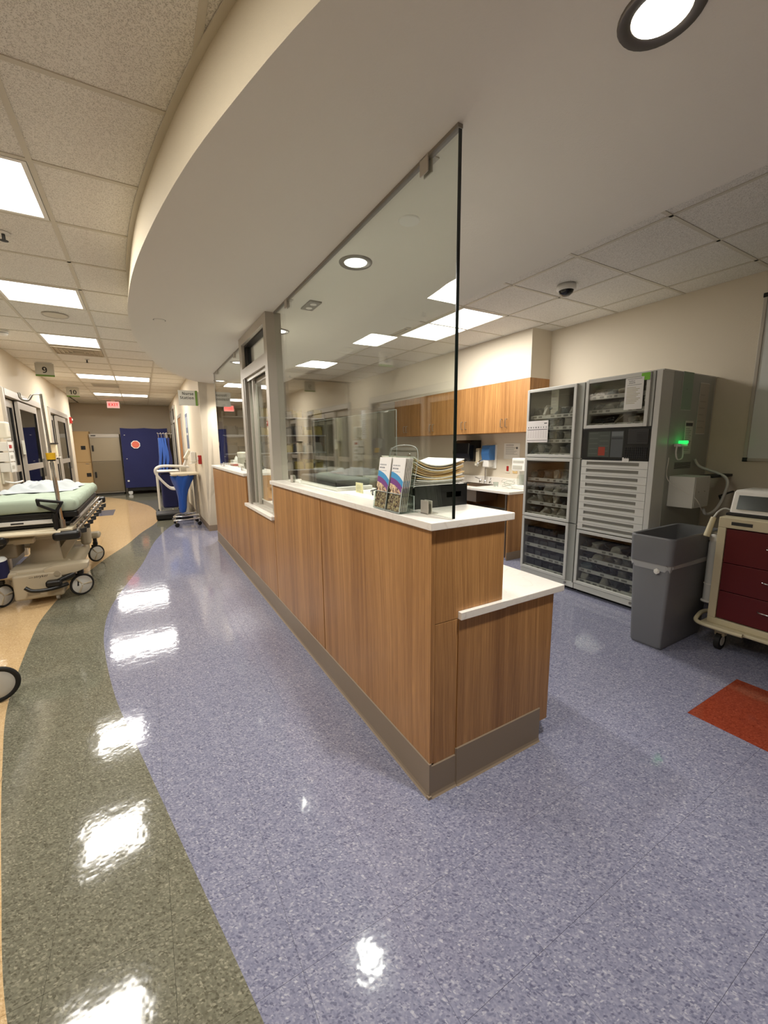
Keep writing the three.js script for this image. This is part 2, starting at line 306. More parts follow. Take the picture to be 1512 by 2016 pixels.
function ceilingLight(x0, x1, z0, z1, label, group) {
  const cx = (x0 + x1) / 2, cz = (z0 + z1) / 2, w = x1 - x0 - 0.03, d = z1 - z0 - 0.03;
  const t = thing('ceiling_light', label, 'light', [cx, C, cz], 0, group);
  const e = 0.022;
  part('frame', [box(w, 0.014, e, 0, 0.005, d / 2 - e / 2), box(w, 0.014, e, 0, 0.005, -d / 2 + e / 2), box(e, 0.014, d - 2 * e, w / 2 - e / 2, 0.005, 0), box(e, 0.014, d - 2 * e, -w / 2 + e / 2, 0.005, 0)], M.white, t);
  part('diffuser', box(w - 2 * e, 0.006, d - 2 * e, 0, 0.006, 0), mat(0xffffff, 0.6, { emissive: PANEL_COL, emissiveIntensity: 2.5 }), t);
  const l = new THREE.RectAreaLight(PANEL_COL, PANEL, w - 2 * e, d - 2 * e); l.rotation.x = -Math.PI / 2; l.position.y = -0.006; l.castShadow = true; t.add(l);
}
{
  const names = ['square ceiling light panel cut by the left edge, nearest of the corridor row', 'second square ceiling light panel along the corridor', 'third square ceiling light panel, just before the ceiling air vent',
    'square ceiling light panel over the corridor beside the camera', 'long ceiling light panel nearer of the two before the exit sign', 'long ceiling light panel right above the exit sign', 'long ceiling light panel over the work area behind the counter'];
  lightsAt.forEach((l, i) => ceilingLight(l[0], l[1], l[2], l[3], names[i], l[4] === 'station' ? undefined : 'corridor ceiling lights'));
}
function downlight(x, z, label) {
  const t = thing('recessed_downlight', label, 'light', [x, S, z], 0, 'recessed downlights in the soffit');
  part('trim_ring', lathe([[0.062, 0.002], [0.066, -0.006], [0.09, -0.008], [0.094, -0.002], [0.094, 0.004]], 32), M.darkTrim, t);
  part('lens', lathe([[0, -0.003], [0.063, -0.003]].reverse(), 32), mat(0xffffff, 0.5, { emissive: PANEL_COL, emissiveIntensity: 4, side: THREE.DoubleSide }), t);
  const l = new THREE.SpotLight(PANEL_COL, SPOT, 0, 0.95, 0.9); l.position.set(0, -0.02, 0); l.target.position.set(0, -2, 0); l.castShadow = true; l.shadow.radius = 3; t.add(l); t.add(l.target);
}
downlight(1.165, -0.66, 'large round downlight cut by the top edge of the picture');
downlight(1.13, -2.23, 'round recessed downlight above the brochures, seen through the glass screen');
downlight(1.15, -3.82, 'round recessed downlight just right of the tall window post');
downlight(1.11, -5.43, 'round recessed downlight just left of the window frame top');
downlight(1.15, -7.05, 'round recessed downlight farthest along the soffit by the pillar');

// ---------- setting: walls ----------
const WT = 0.15, Z1 = -15.5, ZB = 2.6;
const bays = [[-0.9, -3.25], [-4.0, -6.35], [-7.1, -9.45], [-10.2, -12.5]], DH = 2.2;
{
  const g = []; let z = ZB;
  for (const [a, b] of bays) { g.push(ex(-1.5 - WT, -1.5, 0, C + 0.02, a, z)); g.push(ex(-1.5 - WT, -1.5, DH, C + 0.02, b, a)); z = b; }
  g.push(ex(-1.5 - WT, -1.5, 0, C + 0.02, -13.2, z));
  struct('wall_left', muv(g), M.wallCream, 'cream corridor wall with the sliding patient room doors');
  struct('wall_recess', muv([ex(-1.9, -1.75, 0, C + 0.02, Z1, -13.2), ex(-1.75, -1.5 - WT, 0, C + 0.02, -13.2 - 0.02, -13.2 + 0.1)]), M.wallCream, 'cream wall of the recess at the corridor end');
}
struct('wall_end', muv(ex(-1.9, 1.1, 0, C + 0.02, Z1 - WT, Z1)), M.endWall, 'tan end wall of the corridor');
struct('wall_corridor', muv([ex(0.87, 1.02, 0, C + 0.02, Z1, -7.4)]), M.wallCream, 'cream corridor wall beyond the nurse station');
struct('pillar', muv(ex(0.868, 1.13, 0, C + 0.02, -7.7, -7.4)), M.wallCream, 'cream pillar at the end of the counter');
struct('wall_right', muv(ex(4.36, 4.51, 0, C + 0.02, -8.6, ZB)), M.wall, 'beige wall behind the supply cabinets');
struct('wall_back', muv(ex(1.13, 4.36, 0, C + 0.02, -8.6, -8.45)), M.endWall, 'back wall of the nurse station');
struct('wall_front', muv(ex(-4.5, 4.51, 0, C + 0.02, ZB, ZB + WT)), M.wall, 'wall behind the camera');
struct('wall_bulkhead', muv(ex(4.02, 4.36, 2.19, C + 0.01, -8.45, -3.45)), M.wall, 'plaster bulkhead above the wooden wall cabinets');
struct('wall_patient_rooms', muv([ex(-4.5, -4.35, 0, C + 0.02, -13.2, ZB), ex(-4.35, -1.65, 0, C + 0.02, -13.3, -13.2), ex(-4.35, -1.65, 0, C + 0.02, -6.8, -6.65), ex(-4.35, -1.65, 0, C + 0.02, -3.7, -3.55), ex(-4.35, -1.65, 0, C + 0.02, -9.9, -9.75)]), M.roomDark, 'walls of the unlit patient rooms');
{
  const g = []; let z = ZB; for (const [a, b] of bays) { g.push(ex(-1.5, -1.494, 0, 0.1, a + 0.04, z)); z = b - 0.04; } g.push(ex(-1.5, -1.494, 0, 0.1, -13.2, z));
  struct('baseboard_left', g, M.base);
  struct('baseboard_corridor', [ex(0.864, 0.87, 0, 0.1, Z1, -7.4), ex(0.862, 1.136, 0, 0.1, -7.706, -7.394)], M.cove);
  struct('baseboard_right', ex(4.354, 4.36, 0, 0.1, -3.45, ZB), M.base);
}
// sliding glass doors of the patient rooms
function slidingDoor(n, a, b) {                 // a near z, b far z
  const d = struct('door_' + n, null, null); const x = -1.5, L = a - b;
  part('frame', [ex(x - 0.13, x + 0.03, 0, DH, a - 0.07, a), ex(x - 0.13, x + 0.03, 0, DH, b, b + 0.09), ex(x - 0.13, x + 0.035, DH - 0.09, DH, b + 0.09, a - 0.07)], M.alu, d);
  part('trim_line', ex(x + 0.002, x + 0.012, DH, DH + 0.012, b, a), M.darkTrim, d);
  const leaf = (z0, z1, xo) => {               // z0 near, z1 far
    const l = part('leaf', [ex(xo - 0.02, xo + 0.02, 0.02, DH - 0.11, z0 - 0.07, z0), ex(xo - 0.02, xo + 0.02, 0.02, DH - 0.11, z1, z1 + 0.07), ex(xo - 0.02, xo + 0.02, DH - 0.21, DH - 0.11, z1 + 0.07, z0 - 0.07), ex(xo - 0.02, xo + 0.02, 1.1, 1.19, z1 + 0.07, z0 - 0.07), ex(xo - 0.02, xo + 0.02, 0.02, 0.24, z1 + 0.07, z0 - 0.07)], M.alu, d);
    part('pane', ex(xo - 0.004, xo + 0.004, 1.19, DH - 0.21, z1 + 0.07, z0 - 0.07), M.glassTint, l);
    part('pane', ex(xo - 0.004, xo + 0.004, 0.24, 1.1, z1 + 0.07, z0 - 0.07), M.glassTint, l);
    const gl = []; for (const [y0, y1] of [[1.19, DH - 0.21], [0.24, 1.1]]) { gl.push(ex(xo + 0.004, xo + 0.018, y0, y1, z1 + 0.07, z1 + 0.082), ex(xo + 0.004, xo + 0.018, y0, y1, z0 - 0.082, z0 - 0.07)); }
    part('gasket', gl, M.gasket, l); return l;
  };
  const z1 = a - 0.07, zs = b + 0.09;
  leaf(z1, z1 - 0.68, x - 0.055); const lf = leaf(z1 - 0.68, zs + 0.3, x + 0.0); leaf(zs + 0.3, zs, x - 0.055);
  part('pull_handle', ex(x + 0.02, x + 0.045, 0.95, 1.25, zs + 0.34, zs + 0.36), M.steel, lf);
}
slidingDoor(1, ...bays[2]); slidingDoor(2, ...bays[3]); slidingDoor(3, ...bays[1]); slidingDoor(4, ...bays[0]);

// parts given in world coordinates under a thing standing at t.position
function wpart(name, geos, m, t, owner) { const g = merge(geos); g.translate(-t.position.x, -t.position.y, -t.position.z); return part(name, g, m, owner || t); }
// a printed sheet facing dir ('+x','-x','+z','-z'), centre at c
function sheetGeo(w, h, c, dir) {
  const g = new THREE.PlaneGeometry(w, h); const r = { '+z': 0, '-z': Math.PI, '+x': Math.PI / 2, '-x': -Math.PI / 2 }[dir]; g.rotateY(r); g.translate(...c); return g;
}
function notice(name, label, category, w, h, c, dir, draw, px = 220, group) {
  const t = thing(name, label, category, c, 0, group), d = { '+z': [w, h, 0.002], '-z': [w, h, 0.002], '+x': [0.002, h, w], '-x': [0.002, h, w] }[dir], o = { '+z': [0, 0, 0.0014], '-z': [0, 0, -0.0014], '+x': [0.0014, 0, 0], '-x': [-0.0014, 0, 0] }[dir];
  part('sheet', box(...d, 0, 0, 0), M.paper, t);
  part('print', sheetGeo(w * 0.985, h * 0.985, o, dir), printMat(px, Math.round(px * h / w), draw), t); return t;
}

// ---------- nurse station counter ----------
const FX = 0.886, ZE = -1.178, CT = 1.15;
{
  const t = thing('front_counter', 'long wood laminate reception counter with a tan cove base', 'counter', [FX, 0, -3.9]);
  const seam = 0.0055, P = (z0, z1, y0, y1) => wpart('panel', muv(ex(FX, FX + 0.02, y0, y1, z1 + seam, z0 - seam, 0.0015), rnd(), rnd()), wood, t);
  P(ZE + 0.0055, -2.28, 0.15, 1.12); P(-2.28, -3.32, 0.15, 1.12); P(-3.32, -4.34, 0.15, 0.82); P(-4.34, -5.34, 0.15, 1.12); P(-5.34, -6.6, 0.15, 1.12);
  wpart('core', [ex(FX + 0.02, 1.245, 0.01, 1.12, -3.31, ZE - 0.045), ex(FX + 0.02, 1.245, 0.01, 0.82, -4.34, -3.31), ex(FX + 0.02, 1.245, 0.01, 1.12, -6.58, -4.34)], M.darkenedCore, t);  // core coloured near-black to paint deeper shade into the panel seams
  wpart('end_panel', muv([ex(FX + 0.0205, 1.26, 0.776, 1.12, ZE - 0.02, ZE), ex(FX + 0.0205, 1.0195, 0.748, 0.776, ZE - 0.02, ZE)], 0.3, 0.2), wood, t);
  wpart('end_panel', muv(ex(FX + 0.0205, 1.02, 0.14, 0.745, ZE - 0.02, ZE, 0.0015), 0.31, 0.2), wood, t);
  wpart('end_panel', muv(ex(FX + 0.02, 1.26, 0.02, 1.12, -6.6, -6.58), 0.6, 0.2), wood, t);
  wpart('end_panel', muv(ex(FX + 0.02, 1.245, 0.852, 1.12, -4.34, -4.336), 0.4, 0.3), wood, t); wpart('end_panel', muv(ex(FX + 0.02, 1.245, 0.852, 1.12, -3.31, -3.318), 0.7, 0.3), wood, t);
  wpart('back_panel', muv([ex(1.245, 1.26, 0.775, 1.12, -3.31, ZE - 0.02), ex(1.245, 1.26, 0.775, 1.12, -6.58, -4.34)], 0.8, 0.1), wood, t);
  // vinyl cove with a small toe at the floor
  const cove = (L, h) => extrude([[0, 0], [0.014, 0], [0.008, 0.006], [0.005, 0.018], [0.004, h - 0.004], [0, h]], L);
  const f = cove(6.6 + ZE - 0.004, 0.155); f.rotateY(Math.PI); f.translate(FX, 0, ZE - 0.0); // toe points to -x
  const e1 = cove(0.13, 0.145); e1.rotateY(-Math.PI / 2); e1.translate(1.02, 0, ZE);
  wpart('cove_base', [f], M.cove, t); wpart('cove_base', [e1, ex(FX - 0.012, FX + 0.004, 0, 0.012, ZE - 0.004, ZE + 0.012), ex(FX - 0.005, FX + 0.006, 0, 0.1545, ZE - 0.006, ZE + 0.005)], M.cove, t);
}
function slab(name, label, x0, x1, y0, y1, z0, z1) { const t = thing(name, label, 'countertop', [(x0 + x1) / 2, y0, (z0 + z1) / 2]); wpart('slab', muv(ex(x0, x1, y0, y1, z0, z1, 0.003), rnd(), rnd()), quartz, t); return t; }
slab('transaction_countertop', 'white quartz countertop carrying the brochures and the near glass screen', 0.868, 1.292, 1.12, CT, -3.335, -1.155);
slab('transaction_countertop', 'white quartz countertop at the far end by the pillar', 0.868, 1.292, 1.12, CT, -6.62, -4.35);
slab('transaction_countertop', 'low white quartz sill under the sliding service window', 0.862, 1.2, 0.82, 0.85, -4.35, -3.322);
{
  const t = thing('desk_worktop', 'low white quartz desk worktop at the end of the counter', 'countertop', [1.45, 0.745, -3.85]);
  wpart('slab', muv([ex(1.262, 1.647, 0.745, 0.775, -6.55, -1.158, 0.003), ex(1.02, 1.266, 0.7452, 0.7748, -1.2, -1.1582)], 0.2, 0.4), quartz, t);
}
{
  const t = thing('work_desk', 'wood laminate desk end below the low quartz worktop', 'desk', [1.3, 0, -3.8]);
  wpart('end_panel', muv([ex(1.0215, 1.592, 0.172, 0.7445, ZE - 0.03, ZE + 0.004), ex(1.54, 1.592, 0.1, 0.172, ZE - 0.03, ZE + 0.004)], 0.55, 0.4), wood, t);
  wpart('drawer_unit', muv(ex(1.282, 1.59, 0.09, 0.74, -1.7, ZE - 0.031), 0.7, 0.1), wood, t);
  for (let k = 0; k < 3; k++) wpart('drawer_front', muv(ex(1.592, 1.608, 0.11 + k * 0.21, 0.31 + k * 0.21, -1.69, ZE - 0.04, 0.002), k * 0.3, 0.2), wood, t);
  wpart('back_support', muv([ex(1.262, 1.28, 0.02, 0.74, -6.5, -1.71)]), wood, t);
  wpart('leg_panel', muv(ex(1.282, 1.59, 0.02, 0.74, -4.05, -4.02), 0.2, 0.2), wood, t);
  wpart('leg_panel', muv(ex(1.282, 1.59, 0.02, 0.74, -6.5, -6.47), 0.5, 0.2), wood, t);
  const e2 = extrude([[0, 0], [0.014, 0], [0.008, 0.006], [0.005, 0.018], [0.004, 0.171], [0, 0.175]], 0.516); e2.rotateY(-Math.PI / 2); e2.translate(1.536, 0, ZE + 0.004);
  wpart('cove_base', [e2, ex(1.021, 1.538, 0, 0.171, ZE - 0.03, ZE + 0.0045), ex(1.5, 1.539, 0, 0.171, -1.7, ZE - 0.031), ex(1.0165, 1.0205, 0, 0.172, ZE, ZE + 0.006)], M.cove, t);
}

// ---------- glass screens and service window ----------
const GX = 0.973;
function clip(t, z, y, up) {                     // small steel channel at the glass edge
  const d = up ? 1 : -1, y0 = y, c = part('clip', [ex(GX - 0.012, GX - 0.0062, Math.min(y0, y0 - d * 0.055), Math.max(y0, y0 - d * 0.055), z - 0.025, z + 0.025, 0.002), ex(GX + 0.0062, GX + 0.012, Math.min(y0, y0 - d * 0.055), Math.max(y0, y0 - d * 0.055), z - 0.025, z + 0.025, 0.002), ex(GX - 0.012, GX + 0.04, Math.min(y0, y0 - d * 0.004), Math.max(y0, y0 - d * 0.004), z - 0.025, z + 0.025)].map(g => g.translate(-t.position.x, -t.position.y, -t.position.z)), M.alu, t); return c;
}
{
  const t = thing('glass_screen', 'large clear glass screen with a dark edge above the brochures', 'glass screen', [GX, CT, -2.22]);
  wpart('pane', ex(GX - 0.006, GX + 0.006, CT + 0.004, 2.424, -3.31, -1.162), M.glass, t);
  wpart('pane_edge', ex(GX - 0.0063, GX + 0.0063, CT + 0.004, 2.424, -1.162, -1.159), M.glassEdge, t);
  clip(t, -1.345, S, true); clip(t, -3.0, S, true); clip(t, -1.33, CT, false); clip(t, -3.05, CT, false);
  const u = thing('glass_screen', 'clear glass screen at the far end beside the pillar', 'glass screen', [GX, CT, -5.4]);
  wpart('pane', ex(GX - 0.006, GX + 0.006, CT + 0.004, 2.424, -6.4, -4.33), M.glass, u);
  wpart('pane_edge', ex(GX - 0.0063, GX + 0.0063, CT + 0.004, 2.424, -6.403, -6.4), M.glassEdge, u);
  clip(u, -6.1, S, true); clip(u, -4.9, S, true); clip(u, -6.1, CT, false); clip(u, -4.9, CT, false);
  struct('trim_1', ex(GX - 0.01, GX + 0.01, S - 0.012, S, -3.31, -1.16), M.aluDark); struct('trim_2', ex(GX - 0.01, GX + 0.01, S - 0.012, S, -6.4, -4.33), M.aluDark);
}
{
  const w = struct('window_1', null, null, 'grey metal service window with a sliding pane and a transom light');
  const x0 = 0.9, x1 = 1.02, zn = -3.32, zf = -4.325, b = 0.85;
  part('post', [ex(x0, x1, CT, S, zn - 0.08, zn), ex(x0, x1, b, CT, zn - 0.08, zn - 0.017)], M.alu, w); part('post', [ex(x0, x1, b, S, zf, zf + 0.1)], M.alu, w);
  part('head_rail', ex(x0, x1, S - 0.07, S, zf + 0.1, zn - 0.08), M.alu, w);
  part('transom_rail', ex(x0, x1, 2.06, 2.15, zf + 0.1, zn - 0.08), M.alu, w);
  part('sill_rail', ex(x0 + 0.01, x1 + 0.02, b, b + 0.02, zf + 0.15, zn - 0.08), M.alu, w);
  part('gasket', [ex(0.93, 0.99, 2.15, S - 0.07, zf + 0.1, zf + 0.125), ex(0.93, 0.99, S - 0.085, S - 0.07, zf + 0.125, zn - 0.08)], M.gasket, w);
  part('pane', ex(0.957, 0.963, 2.15, S - 0.085, zf + 0.125, zn - 0.08), M.glass, w);
  part('track', [ex(0.92, 0.93, 2.03, 2.06, zf + 0.15, zn - 0.08), ex(0.955, 0.962, 2.03, 2.06, zf + 0.15, zn - 0.08), ex(0.99, 1.0, 2.03, 2.06, zf + 0.15, zn - 0.08)], M.steel, w);
  const lf = part('sliding_sash', [ex(0.965, 0.988, b + 0.02, 2.05, zf + 0.15, zf + 0.2), ex(0.965, 0.988, b + 0.02, 2.05, zn - 0.13, zn - 0.08), ex(0.965, 0.988, b + 0.02, b + 0.06, zf + 0.2, zn - 0.13), ex(0.965, 0.988, 2.0, 2.05, zf + 0.2, zn - 0.13)], M.alu, w);
  part('pane', ex(0.974, 0.98, b + 0.06, 2.0, zf + 0.2, zn - 0.13), M.glass, lf);
  const lf2 = part('sliding_sash', [ex(0.935, 0.958, b + 0.02, 2.05, zf + 0.15, zf + 0.19), ex(0.935, 0.958, b + 0.02, 2.05, zf + 0.3, zf + 0.335)], M.alu, w);
  part('pane', ex(0.944, 0.949, b + 0.02, 2.03, zf + 0.19, zf + 0.3), M.glass, lf2);
  part('side_jamb', [ex(x0 + 0.005, x1, b, 2.06, zf + 0.1, zf + 0.15)], M.aluDark, w);
}

// ---------- things on the counter ----------
const brochureTex = canvasTex(256, 560, (g, w, h) => {
  g.fillStyle = '#f3f1ee'; g.fillRect(0, 0, w, h);
  const bars = (y, hgt, col, ws) => { g.fillStyle = col; let x = 20; for (const w2 of ws) { g.fillRect(x, y, w2, hgt); x += w2 + 5; } };
  bars(72, 15, '#a3a4a8', [22, 14, 30, 12, 26, 14]); bars(104, 16, '#85868c', [30, 12, 22, 34]); bars(142, 7, '#bfbdbd', [40, 22, 50, 30]);
  const band = (c, y0, y1, dy) => { g.fillStyle = c; g.beginPath(); g.moveTo(0, y0); g.quadraticCurveTo(w * 0.6, y0 + 16, w, y0 + dy + 20); g.lineTo(w, y1 + dy + 20); g.quadraticCurveTo(w * 0.6, y1 + 16, 0, y1); g.fill(); };
  g.save(); g.beginPath(); g.moveTo(0, 268); g.quadraticCurveTo(w * 0.6, 284, w, 368); g.lineTo(w, h); g.lineTo(0, h); g.clip();
  g.fillStyle = '#f0d9b0'; g.fillRect(0, 250, w, 310);
  for (let k = 0; k < 420; k++) { const y = 250 + Math.pow(rnd(), 0.75) * 310; g.fillStyle = ['#8b6a58', '#caa781', '#5c4338', '#e9cfa4', '#a17f76', '#6b5458', '#d8b489'][k % 7]; g.beginPath(); g.ellipse(rnd() * w, y, rr(3, 12), rr(4, 16), rnd() * 3, 0, 7); g.fill(); }
  g.fillStyle = '#3c2a22'; g.fillRect(0, 330, 22, 120); g.restore();
  band('#7a3f86', 205, 272, 80); band('#3f97cd', 146, 208, 78);
});
const brochureMat = new THREE.MeshPhysicalMaterial({ map: brochureTex, roughness: 0.35 });
{
  // holder stands outside the screen, facing the corridor; pockets lean back towards +x
  const lean = 0.036, y0 = CT + 0.004, Z = [-1.375, -1.485];     // near and far pocket, near edge z
  const t = thing('brochure_holder', 'clear acrylic brochure holder with an arched back plate', 'brochure holder', [0.92, CT, -1.48]);
  const slant = (g) => { const p = g.attributes.position; for (let i = 0; i < p.count; i++) p.setX(i, p.getX(i) + (p.getY(i) - y0) * lean / 0.23); g.computeVertexNormals(); return g; };
  const s = new THREE.Shape(); s.moveTo(-0.108, 0); s.lineTo(0.108, 0); s.lineTo(0.108, 0.235); s.quadraticCurveTo(0.108, 0.262, 0.085, 0.262); s.lineTo(-0.085, 0.262); s.quadraticCurveTo(-0.108, 0.262, -0.108, 0.235); s.closePath();
  for (const hx of [-0.055, 0.055]) { const h = new THREE.Path(); h.absarc(hx, 0.222, 0.014, 0, Math.PI * 2, true); s.holes.push(h); }
  const back = new THREE.ExtrudeGeometry(s, { depth: 0.003, bevelEnabled: false, curveSegments: 8 }); back.rotateY(-Math.PI / 2); back.translate(0.918, y0, -1.48);
  wpart('back_plate', slant(clean(back)), M.acrylic, t);
  wpart('back_rim', slant(clean(tube([[0.923, y0 + 0.1, -1.372], [0.923, y0 + 0.235, -1.372], [0.923, y0 + 0.262, -1.395], [0.923, y0 + 0.262, -1.565], [0.923, y0 + 0.235, -1.588], [0.923, y0 + 0.1, -1.588]], 0.0018, 5, 40))), M.acrylicEdge, t);
  for (const z of Z) {
    wpart('pocket', slant(merge([ex(0.868, 0.8705, y0, y0 + 0.075, z - 0.104, z + 0.0, 0), ex(0.868, 0.922, y0, y0 + 0.1, z - 0.001, z + 0.001), ex(0.868, 0.922, y0, y0 + 0.1, z - 0.105, z - 0.103), ex(0.868, 0.922, y0, y0 + 0.003, z - 0.104, z)])), M.acrylic, t);
    wpart('pocket_rim', slant(merge([ex(0.8675, 0.871, y0 + 0.074, y0 + 0.0765, z - 0.104, z), ex(0.8675, 0.8705, y0, y0 + 0.1, z - 0.0015, z + 0.0015), ex(0.8675, 0.871, y0, y0 + 0.0025, z - 0.104, z)])), M.acrylicEdge, t);
  }
  wpart('foot', [ex(0.87, 0.962, CT, CT + 0.004, -1.588, -1.372, 0.0015)], M.acrylic, t);
  Z.forEach((z, k) => {
    for (let j = 0; j < 5; j++) {
      const b = thing('brochure', (j ? 'leaflet filed behind the front one in the ' : 'front leaflet with blue and purple bands in the ') + (k ? 'left' : 'right') + ' pocket', 'brochure', [0.873 + j * 0.008, y0 + 0.004, z - 0.052], 0, k ? 'leaflets in the left pocket' : 'leaflets in the right pocket');
      const sl = (g) => { const p = g.attributes.position; for (let i = 0; i < p.count; i++) p.setX(i, p.getX(i) + p.getY(i) * lean / 0.23); g.computeVertexNormals(); return g; };
      part('folded_sheet', sl(clean(ex(0, 0.0035, 0, 0.216, -0.049, 0.049))), M.paper, b);
      part('cover_print', sl(clean(sheetGeo(0.097, 0.215, [-0.0004, 0.108, 0], '-x'))), brochureMat, b);
    }
  });
}
{
  // letter tray behind the glass, with papers heaped on top
  const t = thing('letter_tray', 'black plastic letter tray under the stack of papers', 'letter tray', [1.125, CT, -1.6]);
  const x0 = 0.995, x1 = 1.285, z0 = -1.76, z1 = -1.44;
  wpart('tray', [ex(x0, x1, CT, CT + 0.008, z0, z1), ex(x0, x0 + 0.006, CT + 0.008, CT + 0.092, z0 + 0.006, z1 - 0.12), ex(x1 - 0.006, x1, CT + 0.008, CT + 0.092, z0 + 0.006, z1 - 0.006), ex(x0, x1, CT + 0.008, CT + 0.092, z0, z0 + 0.006), ex(x0 + 0.17, x1 - 0.035, CT + 0.065, CT + 0.092, z1 - 0.006, z1), ex(x0 + 0.17, x1 - 0.035, CT + 0.008, CT + 0.04, z1 - 0.006, z1), ex(x0, x0 + 0.17, CT + 0.008, CT + 0.092, z1 - 0.006, z1), ex(x1 - 0.035, x1, CT + 0.008, CT + 0.092, z1 - 0.006, z1), ex(x0, x1, CT + 0.092, CT + 0.1, z0, z1)], M.black, t);
  for (let k = 0; k < 2; k++) tag(part('paper_sheet', ex(x0 + 0.02, x1 - 0.01, CT + 0.009 + k * 0.004, CT + 0.012 + k * 0.004, z0 + 0.02, z1 - 0.02), M.paper), 'white papers lying inside the black letter tray', 'paper', 'papers inside the tray');
  for (let k = 0; k < 16; k++) {
    const w = 0.275 + rr(-0.012, 0.012), L = 0.27 + rr(-0.02, 0.02), y = CT + 0.1 + k * 0.0055 + 0.0005, n = 12, pos = [];
    const g = new THREE.BoxGeometry(w, 0.004, L, n, 1, 2), p = g.attributes.position, amp = Math.min(1, k / 8) * 0.022 * (k > 4 ? 1 : 0.5), sk = rr(-0.008, 0.008);
    for (let i = 0; i < p.count; i++) { const u = p.getX(i) / (w / 2); p.setY(i, p.getY(i) + amp * (u * u * 1.5 - 0.25 + 0.35 * u * u * u * -1)); p.setX(i, p.getX(i) + sk); }
    g.computeVertexNormals(); const folder = k > 3 && k < 14 && k % 3 !== 2;
    const o = part(folder ? 'file_folder' : 'paper_sheet', g, folder ? M.manila : M.paper); o.position.set(1.135, y + Math.min(k, 8) * 0.0008, -1.59 + rr(-0.01, 0.01)); o.rotation.y = rr(-0.04, 0.04);
    k === 15 ? tag(o, 'white curled sheet topmost of the paper stack on the tray', 'paper') : tag(o, folder ? 'manila folder in the curled stack on the black tray' : 'loose white papers in the stack on the black tray', folder ? 'folder' : 'paper', folder ? 'folders stacked on the tray' : 'papers stacked on the tray');
  }
  const c = thing('card_holder', 'small clear acrylic card stand on the countertop by the tray', 'card holder', [0.985, CT, -1.46]);
  wpart('stand', [ex(0.982, 0.985, CT, CT + 0.06, -1.5, -1.435, 0.001)], M.acrylic, c); wpart('stand_rim', [ex(0.981, 0.986, CT, CT + 0.06, -1.437, -1.434), ex(0.981, 0.986, CT + 0.058, CT + 0.061, -1.5, -1.435)], M.acrylicEdge, c);
}
